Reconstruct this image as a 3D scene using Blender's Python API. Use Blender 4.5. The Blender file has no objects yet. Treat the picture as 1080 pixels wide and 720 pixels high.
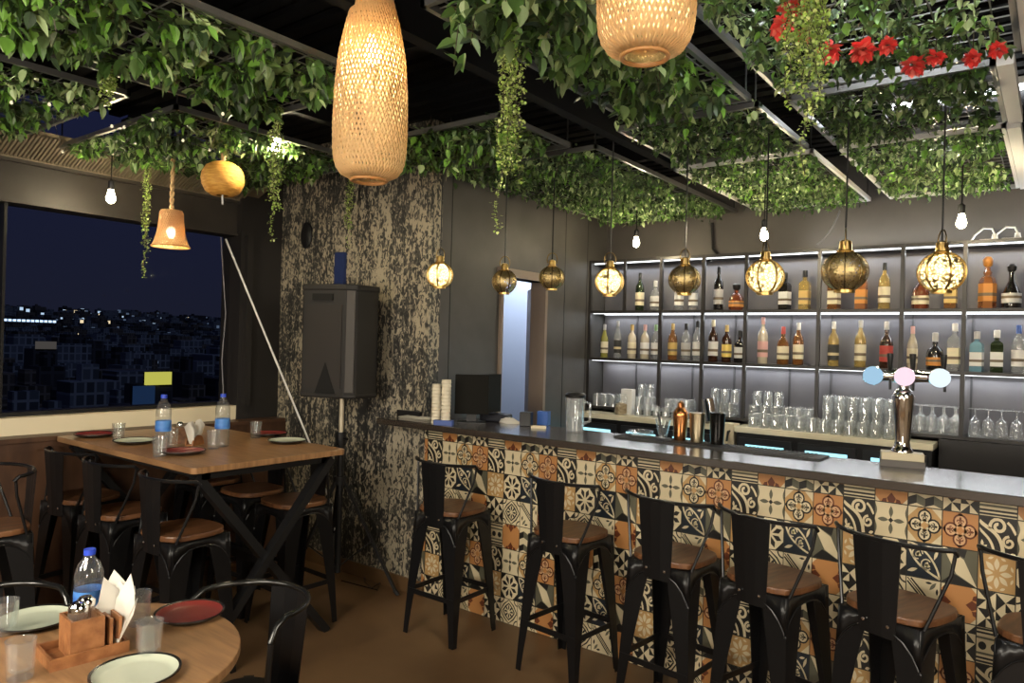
import bpy, bmesh, math, random
from math import pi, sin, cos, radians as R
from mathutils import Vector, Matrix
random.seed(7)
S = bpy.context.scene
COL = S.collection

# ------------------------------------------------------------------ camera
F_PX = 762.59
YAW, PITCH, ROLL = R(37.061), R(0.156), R(1.5436)
EYE = Vector((0, 0, 1.6))
_F = Vector((-sin(YAW)*cos(PITCH), cos(YAW)*cos(PITCH), sin(PITCH)))
_R = Vector((cos(YAW), sin(YAW), 0)); _U = _R.cross(_F)
CR = cos(ROLL)*_R + sin(ROLL)*_U; CU = -sin(ROLL)*_R + cos(ROLL)*_U
cam = bpy.data.cameras.new('camera'); co = bpy.data.objects.new('camera', cam); COL.objects.link(co)
cam.sensor_width = 36; cam.lens = F_PX/1080*36; cam.clip_start = .02; cam.clip_end = 3000
m3 = Matrix((CR, CU, -_F)).transposed()
co.matrix_world = Matrix.Translation(EYE) @ m3.to_4x4()
S.camera = co

def on(px, py, ax, v):
    """the point of the plane axis=v that the photograph shows at a pixel"""
    d = CR*((px-540)/F_PX) - CU*((py-360)/F_PX) + _F
    t = (v-EYE[ax])/d[ax]
    return EYE + d*t

# ------------------------------------------------------------------ world, light, exposure
S.view_settings.view_transform = 'Standard'
try: S.view_settings.look = 'None'
except Exception: pass
S.view_settings.exposure = 0.25; S.view_settings.gamma = 1; S.view_settings.use_curve_mapping = False
S.cycles.use_denoising = True
S.cycles.max_bounces = 8; S.cycles.transparent_max_bounces = 24
S.cycles.sample_clamp_indirect = 4
S.cycles.caustics_reflective = False; S.cycles.caustics_refractive = False
W = bpy.data.worlds.new('night_sky'); S.world = W; W.use_nodes = True
wn = W.node_tree.nodes; wl = W.node_tree.links
bg = wn['Background']
tc = wn.new('ShaderNodeTexCoord'); sp = wn.new('ShaderNodeSeparateXYZ'); rp = wn.new('ShaderNodeValToRGB')
wl.new(tc.outputs['Generated'], sp.inputs[0]); wl.new(sp.outputs['Z'], rp.inputs[0]); wl.new(rp.outputs[0], bg.inputs[0])
rp.color_ramp.elements[0].position = 0.0; rp.color_ramp.elements[0].color = (.0085, .0098, .0205, 1)
rp.color_ramp.elements[1].position = .35; rp.color_ramp.elements[1].color = (.0068, .009, .0305, 1)
bg.inputs[1].default_value = 1.0

WARM = (1, .74, .42); SOFT = (1, .91, .77); COOL = (.92, .96, 1)
def lamp(kind, loc, power, col, size=.05, rot=None, sy=None, spot=None):
    l = bpy.data.lights.new('light', kind); o = bpy.data.objects.new('scene_light', l); COL.objects.link(o)
    l.energy = power; l.color = col; o.location = loc
    if kind == 'AREA':
        l.shape = 'RECTANGLE'; l.size = size; l.size_y = sy or size
    else: l.shadow_soft_size = size
    if rot: o.rotation_euler = rot
    return o
# added fill lamps out of view; the low points reach the leaf undersides
lamp('AREA', (-1.3, -1.5, 2.55), 125, SOFT, 1.6, (R(20), 0, 0), 1.2)
lamp('AREA', (1.5, 1.2, 2.3), 62, SOFT, 1.2, (0, R(35), 0), 1.2)
lamp('POINT', (.5, -1.2, 1.25), 165, SOFT, .25)
lamp('POINT', (-2.7, -.6, 1.5), 95, SOFT, .2)

# ------------------------------------------------------------------ materials
MAT = {}
def srgb(r, g, b):
    f = lambda c: c/12.92 if c <= .04045 else ((c+.055)/1.055)**2.4
    return (f(r/255), f(g/255), f(b/255), 1)
def mat(name, col, rough=.5, metal=0, **kw):
    if name in MAT: return MAT[name]
    m = bpy.data.materials.new(name); m.use_nodes = True
    b = m.node_tree.nodes['Principled BSDF']
    b.inputs['Base Color'].default_value = col if len(col) == 4 else (*col, 1)
    b.inputs['Roughness'].default_value = rough; b.inputs['Metallic'].default_value = metal
    for k, v in kw.items(): b.inputs[k.replace('_', ' ')].default_value = v
    MAT[name] = m; return m
def nd(m, t, **kw):
    n = m.node_tree.nodes.new(t)
    for k, v in kw.items(): setattr(n, k, v)
    return n
def noise_mat(name, c0, c1, scale, rough=.5, detail=5, stretch=(1, 1, 1), lo=.35, hi=.65, bump=0, metal=0, dist=0, mid=None):
    m = mat(name, c0, rough, metal); L = m.node_tree.links; b = m.node_tree.nodes['Principled BSDF']
    t = nd(m, 'ShaderNodeTexCoord'); mp = nd(m, 'ShaderNodeMapping'); mp.inputs['Scale'].default_value = stretch
    n = nd(m, 'ShaderNodeTexNoise'); n.inputs['Scale'].default_value = scale; n.inputs['Detail'].default_value = detail; n.inputs['Distortion'].default_value = dist
    r = nd(m, 'ShaderNodeValToRGB'); e = r.color_ramp.elements
    e[0].position = lo; e[0].color = (*c0[:3], 1); e[1].position = hi; e[1].color = (*c1[:3], 1)
    if mid: x = e.new((lo+hi)/2); x.color = (*mid[:3], 1)
    L.new(t.outputs['Object'], mp.inputs[0]); L.new(mp.outputs[0], n.inputs['Vector']); L.new(n.outputs['Fac'], r.inputs[0]); L.new(r.outputs[0], b.inputs['Base Color'])
    if bump:
        bp = nd(m, 'ShaderNodeBump'); bp.inputs['Strength'].default_value = bump; bp.inputs['Distance'].default_value = .01
        L.new(n.outputs['Fac'], bp.inputs['Height']); L.new(bp.outputs[0], b.inputs['Normal'])
    return m
def emit(name, col, st):
    if name in MAT: return MAT[name]
    m = bpy.data.materials.new(name); m.use_nodes = True; n = m.node_tree.nodes; n.clear()
    o = n.new('ShaderNodeOutputMaterial'); e = n.new('ShaderNodeEmission'); e.inputs[0].default_value = (*col[:3], 1); e.inputs[1].default_value = st
    m.node_tree.links.new(e.outputs[0], o.inputs[0]); MAT[name] = m; return m
def glassy(name, tint=(.95, .97, .97), body=.0, bcol=(.9, .9, .9), refl=.9, rough=.03, base=.06):
    """thin clear ware: see-through at the front, shiny towards its edges"""
    if name in MAT: return MAT[name]
    m = bpy.data.materials.new(name); m.use_nodes = True; n = m.node_tree.nodes; L = m.node_tree.links; n.clear()
    o = n.new('ShaderNodeOutputMaterial'); tr = n.new('ShaderNodeBsdfTransparent'); tr.inputs[0].default_value = (*tint, 1)
    gl = n.new('ShaderNodeBsdfGlossy'); gl.inputs['Roughness'].default_value = rough; gl.inputs[0].default_value = (refl, refl, refl, 1)
    lw = n.new('ShaderNodeLayerWeight'); lw.inputs[0].default_value = .5
    ma = n.new('ShaderNodeMath'); ma.operation = 'MULTIPLY_ADD'; ma.inputs[1].default_value = .75; ma.inputs[2].default_value = base; ma.use_clamp = True
    pw_ = n.new('ShaderNodeMath'); pw_.operation = 'POWER'; pw_.inputs[1].default_value = 2.2; L.new(lw.outputs['Facing'], pw_.inputs[0]); L.new(pw_.outputs[0], ma.inputs[0])
    mx = n.new('ShaderNodeMixShader'); L.new(ma.outputs[0], mx.inputs[0]); L.new(tr.outputs[0], mx.inputs[1]); L.new(gl.outputs[0], mx.inputs[2])
    last = mx
    if body > 0:
        df = n.new('ShaderNodeBsdfDiffuse'); df.inputs[0].default_value = (*bcol, 1)
        tl = n.new('ShaderNodeBsdfTranslucent'); tl.inputs[0].default_value = (*bcol, 1)
        m2 = n.new('ShaderNodeMixShader'); m2.inputs[0].default_value = .5; L.new(df.outputs[0], m2.inputs[1]); L.new(tl.outputs[0], m2.inputs[2])
        m3_ = n.new('ShaderNodeMixShader'); m3_.inputs[0].default_value = body; L.new(mx.outputs[0], m3_.inputs[1]); L.new(m2.outputs[0], m3_.inputs[2]); last = m3_
    L.new(last.outputs[0], o.inputs[0]); MAT[name] = m; return m
def translucent(name, col, fac=.5, rough=.6):
    if name in MAT: return MAT[name]
    m = bpy.data.materials.new(name); m.use_nodes = True; n = m.node_tree.nodes; L = m.node_tree.links
    b = n['Principled BSDF']; b.inputs['Base Color'].default_value = (*col, 1); b.inputs['Roughness'].default_value = rough
    t = n.new('ShaderNodeBsdfTranslucent'); t.inputs[0].default_value = (*col, 1)
    x = n.new('ShaderNodeMixShader'); x.inputs[0].default_value = fac
    L.new(b.outputs[0], x.inputs[1]); L.new(t.outputs[0], x.inputs[2]); L.new(x.outputs[0], n['Material Output'].inputs[0]); MAT[name] = m; return m
def openwork(name, col, thr=.06, scale=60, rough=.35):
    """pierced brass sheet"""
    if name in MAT: return MAT[name]
    m = mat(name, col, rough, 1.0); n = m.node_tree.nodes; L = m.node_tree.links
    t = n.new('ShaderNodeTexCoord'); v = n.new('ShaderNodeTexVoronoi'); v.feature = 'DISTANCE_TO_EDGE'; v.inputs['Scale'].default_value = scale
    L.new(t.outputs['Object'], v.inputs['Vector'])
    c = n.new('ShaderNodeMath'); c.operation = 'GREATER_THAN'; c.inputs[1].default_value = thr; L.new(v.outputs['Distance'], c.inputs[0])
    tr = n.new('ShaderNodeBsdfTransparent'); x = n.new('ShaderNodeMixShader')
    L.new(c.outputs[0], x.inputs[0]); L.new(n['Principled BSDF'].outputs[0], x.inputs[1]); L.new(tr.outputs[0], x.inputs[2]); L.new(x.outputs[0], n['Material Output'].inputs[0])
    return m
def bulbglass(name, col, st):
    if name in MAT: return MAT[name]
    m = bpy.data.materials.new(name); m.use_nodes = True; n = m.node_tree.nodes; L = m.node_tree.links; n.clear()
    o = n.new('ShaderNodeOutputMaterial'); a = n.new('ShaderNodeAddShader'); t = n.new('ShaderNodeBsdfTransparent'); e = n.new('ShaderNodeEmission')
    e.inputs[0].default_value = (*col, 1); e.inputs[1].default_value = st
    L.new(t.outputs[0], a.inputs[0]); L.new(e.outputs[0], a.inputs[1]); L.new(a.outputs[0], o.inputs[0]); MAT[name] = m; return m

BLACK = mat('black_metal', (.009, .009, .0095), .4, 0, Specular_IOR_Level=.35)
STEEL_BLACK = mat('black_enamel', (.006, .006, .0065), .3, 0, Specular_IOR_Level=.35)
WOODSEAT = noise_mat('seat_wood', (.085, .034, .014), (.17, .075, .03), 6, .38, 6, (8, 1, 1))
TABLEWOOD = noise_mat('table_wood', (.20, .105, .046), (.32, .175, .078), 5, .30, 6, (1, 9, 1))
DARKWOOD = noise_mat('panel_wood', (.045, .020, .010), (.085, .04, .02), 4, .45, 5, (1, 3, 1))
CARVED = noise_mat('carved_wood', (.20, .075, .025), (.33, .14, .05), 30, .45, 4, bump=.5)
BRASS = mat('brass', (.62, .42, .15), .3, 1.0)
CHROME = mat('chrome', (.78, .76, .74), .08, 1.0)
CREAM = mat('cream_plaster', (.70, .62, .44), .6)
WHITE = mat('white_paper', (.60, .57, .50), .7)
WHITEP = mat('white_plastic', (.75, .75, .73), .4)
GLASS = glassy('clear_glass', base=.06, body=.05, bcol=(.95, .96, .96), rough=.02, refl=1.0)
GLASSW = glassy('rack_glass', base=.12, body=.20, bcol=(.95, .96, .96), refl=1.0)
PANE = glassy('window_pane', (.98, .98, .98), base=.0, rough=.01, refl=.04)

# ------------------------------------------------------------------ mesh helpers
class MB:
    def __init__(s): s.v = []; s.f = []; s.m = []; s.sm = []
    def add(s, vs, fs, m=0, smooth=False):
        n = len(s.v); s.v += [tuple(v) for v in vs]
        for f in fs: s.f.append(tuple(i+n for i in f)); s.m.append(m); s.sm.append(smooth)
        return s
    def box(s, x0, x1, y0, y1, z0, z1, m=0):
        vs = [(x, y, z) for z in (z0, z1) for y in (y0, y1) for x in (x0, x1)]
        return s.add(vs, [(0, 2, 3, 1), (4, 5, 7, 6), (0, 1, 5, 4), (2, 6, 7, 3), (0, 4, 6, 2), (1, 3, 7, 5)], m)
    def bar(s, a, b, w, h, m=0, up=(0, 0, 1), w2=None, h2=None):
        a = Vector(a); b = Vector(b); d = (b-a).normalized(); u = Vector(up)
        if abs(d.dot(u)) > .98: u = Vector((0, 1, 0))
        x = d.cross(u).normalized(); y = x.cross(d)
        w2 = w if w2 is None else w2; h2 = h if h2 is None else h2
        vs = [p+x*i*ww/2+y*j*hh/2 for p, ww, hh in ((a, w, h), (b, w2, h2)) for i, j in ((-1, -1), (1, -1), (1, 1), (-1, 1))]
        return s.add(vs, [(3, 2, 1, 0), (4, 5, 6, 7), (0, 1, 5, 4), (1, 2, 6, 5), (2, 3, 7, 6), (3, 0, 4, 7)], m)
    def tube(s, pts, r, n=8, m=0, closed=False, caps=True):
        P = [Vector(p) for p in pts]; k = len(P); rs = r if isinstance(r, (list, tuple)) else [r]*k
        prev = None; vs = []
        for i, p in enumerate(P):
            if closed: t = P[(i+1) % k]-P[i-1]
            else: t = P[min(i+1, k-1)]-P[max(i-1, 0)]
            t = t.normalized() if t.length > 1e-9 else Vector((0, 0, 1))
            if prev is None:
                u = Vector((0, 0, 1)) if abs(t.z) < .9 else Vector((1, 0, 0))
                x = t.cross(u).normalized()
            else:
                x = (prev - t*prev.dot(t)); x = x.normalized() if x.length > 1e-6 else t.orthogonal().normalized()
            prev = x; y = t.cross(x)
            vs += [p+(x*cos(2*pi*j/n)+y*sin(2*pi*j/n))*rs[i] for j in range(n)]
        fs = []
        for i in range(k if closed else k-1):
            a = i*n; b = ((i+1) % k)*n
            fs += [(a+j, a+(j+1) % n, b+(j+1) % n, b+j) for j in range(n)]
        if caps and not closed: fs += [tuple(range(n-1, -1, -1)), tuple((k-1)*n+j for j in range(n))]
        return s.add(vs, fs, m, True)
    def lathe(s, prof, n=20, o=(0, 0, 0), m=0, squash=1):
        o = Vector(o); vs = []; fs = []
        for r, z in prof:
            vs += [o+Vector((max(r, 1e-5)*cos(2*pi*j/n), max(r, 1e-5)*sin(2*pi*j/n)*squash, z)) for j in range(n)]
        for i in range(len(prof)-1):
            fs += [(i*n+j, i*n+(j+1) % n, (i+1)*n+(j+1) % n, (i+1)*n+j) for j in range(n)]
        return s.add(vs, fs, m, True)
    def prism(s, poly, d0, d1, axis=2, m=0):
        """poly extruded along an axis"""
        def P(a, b, d): return {2: (a, b, d), 1: (a, d, b), 0: (d, a, b)}[axis]
        k = len(poly); vs = [P(a, b, d0) for a, b in poly]+[P(a, b, d1) for a, b in poly]
        fs = [tuple(range(k-1, -1, -1)), tuple(range(k, 2*k))]+[(i, (i+1) % k, k+(i+1) % k, k+i) for i in range(k)]
        return s.add(vs, fs, m)
    def xf(s, mx):
        s.v = [tuple(mx @ Vector(v)) for v in s.v]; return s
    def build(s, name, mats, parent=None, loc=None, rz=0, bevel=0, solid=0, sub=0):
        me = bpy.data.meshes.new(name); me.from_pydata(s.v, [], s.f)
        for mm in (mats if isinstance(mats, (list, tuple)) else [mats]): me.materials.append(mm)
        me.polygons.foreach_set('material_index', s.m); me.polygons.foreach_set('use_smooth', s.sm); me.update()
        if any(s.sm):
            try: me.set_sharp_from_angle(angle=R(42))
            except Exception: pass
        o = bpy.data.objects.new(name, me); COL.objects.link(o)
        if parent: o.parent = parent
        if loc is not None: o.location = loc
        o.rotation_euler = (0, 0, rz)
        if solid:
            q = o.modifiers.new('thickness', 'SOLIDIFY'); q.thickness = solid
        if bevel:
            q = o.modifiers.new('bevel', 'BEVEL'); q.width = bevel; q.segments = 2; q.limit_method = 'ANGLE'; q.angle_limit = R(40)
        if sub:
            q = o.modifiers.new('sub', 'SUBSURF'); q.levels = sub; q.render_levels = sub
        return o
def tag(o, label, cat, group=None, kind=None):
    o['label'] = label; o['category'] = cat
    if group: o['group'] = group
    if kind: o['kind'] = kind
    return o
def thing(name, label, cat, loc=(0, 0, 0), rz=0, group=None):
    o = bpy.data.objects.new(name, None); COL.objects.link(o); o.location = loc; o.rotation_euler = (0, 0, rz); o.empty_display_size = .1
    return tag(o, label, cat, group)
def struct(o, label=None, cat=None):
    o['kind'] = 'structure'
    if label: o['label'] = label; o['category'] = cat or o.name.split('_')[0]
    return o
CH = {}
def dup(o, parent=None, loc=None, rz=None, label=None, group=None):
    c = o.copy(); COL.objects.link(c)
    if parent: c.parent = parent
    if loc is not None: c.location = loc
    if rz is not None: c.rotation_euler = (0, 0, rz)
    if label: c['label'] = label
    if group: c['group'] = group
    for ch in [q for q in bpy.data.objects if q.parent == o]: dup(ch, c)
    return c

# ------------------------------------------------------------------ key dimensions
XW = -4.77       # window wall plane
YM = 3.31        # mural wall and tiled bar front
XE = -3.16       # end wall of the bar
YB = 5.52        # back wall
ZC = 3.0         # roof deck
ZG = 2.66        # mesh grids

# ------------------------------------------------------------------ setting
FLOOR = noise_mat('floor_concrete', srgb(84, 62, 40), srgb(112, 86, 58), 1.6, .42, 7, lo=.3, hi=.7)
b = MB().box(-4.9, 3, -3.5, 8, -.08, 0); struct(b.build('floor', FLOOR), 'brown polished concrete floor of the bar', 'floor')
ROOF = mat('roof_deck', (.003, .0028, .0034), .7, 0, Specular_IOR_Level=.15)
b = MB()
for i in range(76):   # corrugated deck, ribs along x
    y = -3.4+i*.12
    b.box(-4.9, 3, y, y+.07, ZC, ZC+.03); b.box(-4.9, 3, y+.07, y+.12, ZC+.03, ZC+.05)
struct(b.build('ceiling', ROOF), 'dark corrugated roof deck above the plants', 'ceiling')
DARKWALL = noise_mat('dark_wall', srgb(62, 60, 58), srgb(76, 74, 72), 2.5, .55, 5)
BACKWALL = noise_mat('back_wall', srgb(58, 55, 54), srgb(80, 76, 72), 1.3, .55, 7)
b = MB().box(XE-.1, 3, YB, YB+.1, 0, ZC); struct(b.build('wall_back', BACKWALL), 'dark grey mottled wall behind the bottle shelves', 'wall')
struct(MB().box(2.9, 3.0, -3.5, YB, 0, ZC).build('wall_right', mat('warm_wall', srgb(120, 104, 84), .7)), 'plain warm grey wall at the right, beyond the photo', 'wall')
struct(MB().box(-4.9, 3.0, -3.6, -3.5, 0, ZC).build('wall_rear', mat('warm_wall', srgb(120, 104, 84), .7)), 'plain warm grey wall behind the photographer', 'wall')
# end wall with a doorway
D0, D1, DZ = 4.02, 4.60, 2.075
b = MB()
b.box(XE-.1, XE, YM+.1, D0, 0, ZC); b.box(XE-.1, XE, D1, YB, 0, ZC); b.box(XE-.1, XE, D0, D1, DZ, ZC)
for y in (3.50, 4.86, 5.2): b.box(XE-.002, XE+.002, y, y+.006, 0, ZC, 1)
struct(b.build('wall_end', [DARKWALL, BLACK]), 'dark grey end wall with the open doorway behind the bar', 'wall')
# mural wall
m = mat('mural', (.02, .02, .02), .6); n = m.node_tree.nodes; L = m.node_tree.links; bs = n['Principled BSDF']
t = n.new('ShaderNodeTexCoord'); mp = n.new('ShaderNodeMapping'); mp.inputs['Scale'].default_value = (1, 1, .55); L.new(t.outputs['Object'], mp.inputs[0])
n1 = n.new('ShaderNodeTexNoise'); n1.inputs['Scale'].default_value = 46; n1.inputs['Detail'].default_value = 4; n1.inputs['Distortion'].default_value = 1.2
n2 = n.new('ShaderNodeTexNoise'); n2.inputs['Scale'].default_value = 5; n2.inputs['Detail'].default_value = 3
L.new(mp.outputs[0], n1.inputs['Vector']); L.new(mp.outputs[0], n2.inputs['Vector'])
mp3 = n.new('ShaderNodeMapping'); mp3.inputs['Scale'].default_value = (1, 1, .06); L.new(t.outputs['Object'], mp3.inputs[0])
n3 = n.new('ShaderNodeTexNoise'); n3.inputs['Scale'].default_value = 38; n3.inputs['Detail'].default_value = 2; L.new(mp3.outputs[0], n3.inputs['Vector'])
ad = n.new('ShaderNodeMath'); ad.operation = 'MULTIPLY_ADD'; ad.inputs[1].default_value = .5; L.new(n2.outputs['Fac'], ad.inputs[0]); L.new(n1.outputs['Fac'], ad.inputs[2])
ad2 = n.new('ShaderNodeMath'); ad2.operation = 'MULTIPLY_ADD'; ad2.inputs[1].default_value = .35; L.new(n3.outputs['Fac'], ad2.inputs[0]); L.new(ad.outputs[0], ad2.inputs[2])
r = n.new('ShaderNodeValToRGB'); e = r.color_ramp.elements; e[0].position = .82; e[0].color = srgb(34, 34, 33); e[1].position = 1.10; e[1].color = srgb(164, 154, 132)
q = e.new(.95); q.color = srgb(86, 83, 75)
L.new(ad2.outputs[0], r.inputs[0]); L.new(r.outputs[0], bs.inputs['Base Color'])
MURAL = m
b = MB().box(-5.0, XE, YM, YM+.1, 0, ZC); struct(b.build('wall_front', MURAL), 'wall papered with a dark and gold leafy mural behind the loudspeaker', 'wall')
b = MB().box(-4.6, -3.14, YM-.015, YM, 0, .09); struct(b.build('baseboard_front', FLOOR), 'brown skirting along the foot of the mural wall', 'baseboard')
# room past the doorway
b = MB().box(-4.1, -4.0, YM+.1, 8.0, 0, ZC).box(-4.1, XE-.1, 7.9, 8.0, 0, ZC); struct(b.build('wall_corridor', mat('corridor_paint', srgb(150, 160, 180), .6)), 'pale blue wall seen through the open doorway', 'wall')
d = struct(MB().box(-3.28, -3.14, D0-.0, D0+.03, 0, DZ, 0).box(-3.28, -3.14, D1-.03, D1, 0, DZ, 0).box(-3.28, -3.13, D0-.03, D1+.03, DZ, DZ+.06, 0).build('door_1', mat('door_frame', srgb(128, 112, 98), .5)), 'taupe door frame in the end wall', 'door')
b = MB().bar((-3.29, 4.66, 1.03), (-3.60, 5.0, 1.03), .04, 2.04).build('door_leaf', mat('door_leaf', srgb(96, 78, 66), .5), d)
MB().tube([(-3.55, 4.93, 1.0), (-3.58, 4.89, 1.0), (-3.51, 4.82, 1.0)], .009).build('door_handle', CHROME, b)
lamp('AREA', (-3.6, 5.6, 2.7), 60, (.84, .91, 1), .5, (0, 0, 0), 1.6)
# window wall
b = MB().box(-4.9, -4.6, -3.5, YM, 0, .975); struct(b.build('wall_left', DARKWOOD), 'dark brown wooden panelling under the window', 'wall')
b = MB().box(-4.9, -4.58, -3.5, YM-.02, .975, 1.0); struct(b.build('trim_1', DARKWOOD), 'dark wooden ledge cap below the window', 'trim')
b = MB().box(-4.9, -4.72, -3.5, YM, 1.0, 1.10); struct(b.build('trim_2', CREAM), 'cream plaster sill strip under the window', 'trim')
BEAM = noise_mat('beam_paint', srgb(44, 40, 36), srgb(58, 53, 47), 3, .5, 4)
b = MB().box(-4.92, XW, -3.5, YM, 2.335, 2.555).box(-4.92, XW+.03, -3.5, YM, 2.555, 2.575).box(-4.92, XW+.015, -3.5, YM, 2.325, 2.34)
struct(b.build('trim_3', BEAM), 'dark painted steel beam above the window', 'trim')
b = MB().box(-4.95, XW+.06, 2.97, YM, 1.0, 2.9).box(-4.9, XW+.10, 3.0, 3.05, 1.1, 2.33); struct(b.build('trim_4', mat('column_paint', (.018, .016, .015), .5)), 'near-black steel column at the end of the window', 'trim')
w = struct(MB().box(-4.9, -4.8, -3.5, 2.97, 1.10, 1.125).box(-4.88, -4.8, 1.53, 1.545, 1.12, 2.33).build('window_1', BLACK), 'wide night window over the city', 'window')
MB().box(-4.852, -4.848, -3.5, 2.97, 1.12, 2.33).build('window_pane', PANE, w)
# corrugated eave sheet above the beam
b = MB(); pts = []
for i in range(200):
    y = -1.2+i*.021
    b.bar((-4.76, y, 2.58), (-4.52, y, 2.68), .012, .012, 0, up=(0, 1, 0))
b.box(-4.77, -4.74, -3.0, 3.1, 2.575, 2.60)
b.add([(-4.77, -3, 2.592), (-4.77, 3.1, 2.592), (-4.50, 3.1, 2.70), (-4.50, -3, 2.70)], [(0, 1, 2, 3)])
struct(b.build('trim_5', mat('eave_sheet', srgb(120, 110, 92), .5, .2)), 'ribbed metal eave sheet above the window beam', 'trim')
# roof joists
b = MB()
for y in (.4, 1.0, 2.2, 4.4): b.box(-4.9, 1.5, y, y+.05, 2.86, 2.99)
struct(b.build('trim_6', ROOF), 'dark roof joists under the corrugated deck', 'trim')
b = MB().box(-1.93, -1.87, -1, 5.5, 2.70, 2.84).box(-3.15, -3.09, -1, 5.5, 2.74, 2.86)
struct(b.build('trim_7', ROOF), 'long black steel channels carrying the plant grids', 'trim')

# ------------------------------------------------------------------ tiled bar
PAL = [srgb(206, 192, 158), srgb(26, 25, 23), srgb(26, 34, 42), srgb(176, 124, 74), srgb(178, 142, 92), srgb(92, 90, 74), srgb(96, 48, 26), srgb(198, 158, 118), srgb(44, 42, 34)]
TM = [mat('tile_%s' % k, c, .38) for k, c in zip(('cream', 'black', 'navy', 'orange', 'gold', 'olive', 'brown', 'blush', 'grout'), PAL)]
CRM, BLK, NVY, ORG, GLD, OLV, BRN, BLS = range(8)
def stroke(pts, w, c):
    out = []
    P = [Vector(p) for p in pts]; nn = []
    for i in range(len(P)):
        t_ = P[min(i+1, len(P)-1)]-P[max(i-1, 0)]; t_.normalize(); nn.append(Vector((-t_.y, t_.x))*w/2)
    for i in range(len(P)-1): out.append(([P[i]-nn[i], P[i+1]-nn[i+1], P[i+1]+nn[i+1], P[i]+nn[i]], c))
    return out
def arc(cx, cy, r, a0, a1, n=10): return [(cx+r*cos(R(a0+(a1-a0)*i/n)), cy+r*sin(R(a0+(a1-a0)*i/n))) for i in range(n+1)]
def spiral(cx, cy, r0, r1, a0, turns, n=18): return [(cx+(r0+(r1-r0)*i/n)*cos(R(a0)+turns*2*pi*i/n), cy+(r0+(r1-r0)*i/n)*sin(R(a0)+turns*2*pi*i/n)) for i in range(n+1)]
def leaf(cx, cy, L_, w, ang, c):
    a = R(ang); d = Vector((cos(a), sin(a))); q = Vector((-d.y, d.x)); C = Vector((cx, cy))
    return ([C-d*L_/2]+[C+d*L_*(i/6-.5)+q*w/2*sin(pi*i/6) for i in range(1, 6)]+[C+d*L_/2]+[C+d*L_*(i/6-.5)-q*w/2*sin(pi*i/6) for i in range(5, 0, -1)], c)
def bez(p0, p1, p2, p3, n=10):
    o = []
    for i in range(n+1):
        u = i/n; o.append(tuple((1-u)**3*a+3*(1-u)**2*u*b_+3*(1-u)*u*u*c+u**3*d_ for a, b_, c, d_ in zip(p0, p1, p2, p3)))
    return o
def disc(cx, cy, r, c, n=14): return (arc(cx, cy, r, 0, 360*(n-1)/n, n-1), c)
def quatrefoil(bgc, petal, outline, centre):
    ly = [[([(0, 0), (1, 0), (1, 1), (0, 1)], bgc)], [], [], [], []]
    if bgc == GLD:
        ly[1] += [([(0, 0), (.3, 0), (0, .3)], CRM), ([(1, 0), (1, .3), (.7, 0)], CRM), ([(1, 1), (.7, 1), (1, .7)], CRM), ([(0, 1), (0, .7), (.3, 1)], CRM)]
    for k in range(4):
        a = k*90; dx, dy = cos(R(a)), sin(R(a)); cx, cy = .5+dx*.25, .5+dy*.25
        ly[2].append(disc(cx, cy, .205, outline)); ly[2].append(leaf(.5+dx*.40, .5+dy*.40, .2, .16, a, outline))
        ly[3].append(disc(cx, cy, .155, petal))
        q = (-dy, dx)
        for sgn in (1, -1): ly[4] += stroke(spiral(cx+q[0]*sgn*.065, cy+q[1]*sgn*.065, .06, .015, a+180, .9*sgn, 8), .03, outline)
        ly[4].append(leaf(cx+dx*.07, cy+dy*.07, .12, .07, a, outline))
    ly[2].append(([(.5, .24), (.76, .5), (.5, .76), (.24, .5)], outline)); ly[3].append(([(.5, .30), (.70, .5), (.5, .70), (.30, .5)], petal)); ly[4].append(([(.5, .38), (.62, .5), (.5, .62), (.38, .5)], centre))
    return ly
FULL = [(0, 0), (1, 0), (1, 1), (0, 1)]
def t_scroll():
    ly = [[(FULL, BLK)], []]
    ly[1] += stroke(bez((0, .86), (.3, .62), (.62, .62), (.66, .02), 10), .10, CRM) + stroke(bez((0, .66), (.2, .45), (.36, .42), (.42, .02), 8), .07, CRM)
    ly[1] += stroke(spiral(.52, .76, .23, .06, 200, -1.3, 18), .085, CRM) + stroke(spiral(.80, .36, .17, .04, 90, 1.3, 16), .07, CRM) + stroke(bez((.75, .9), (.9, .8), (.9, .7), (.98, .6), 5), .07, CRM)
    ly[1] += [leaf(.14, .14, .26, .12, 45, CRM), leaf(.1, .26, .2, .08, 95, CRM), leaf(.26, .1, .2, .08, -5, CRM), leaf(.9, .06, .16, .09, 20, CRM)]
    return ly
def t_leaf4():
    ly = [[(FULL, CRM)], []]
    for k in range(4): ly[1].append(leaf(.5+.24*cos(pi/2*k), .5+.24*sin(pi/2*k), .34, .13, 90*k, OLV))
    ly[1].append(([(.5, .42), (.58, .5), (.5, .58), (.42, .5)], BLK))
    for y0, y1 in ((.03, .47), (.53, .97)):
        for x, s in ((0, 1), (1, -1)): ly[1].append(([(x, y0)]+[(x+s*.075*sin(pi*i/6), y0+(y1-y0)*i/6) for i in range(1, 6)]+[(x, y1)], OLV))
    return ly
def t_gold():
    ly = [[(FULL, GLD)], []]
    for k in range(8):
        a = 45*k; ly[1].append(leaf(.5+.25*cos(R(a)), .5+.25*sin(R(a)), .32, .14, a, CRM))
        ly[1].append(leaf(.5+.43*cos(R(a+22)), .5+.43*sin(R(a+22)), .16, .07, a+112, CRM))
    return ly
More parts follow.
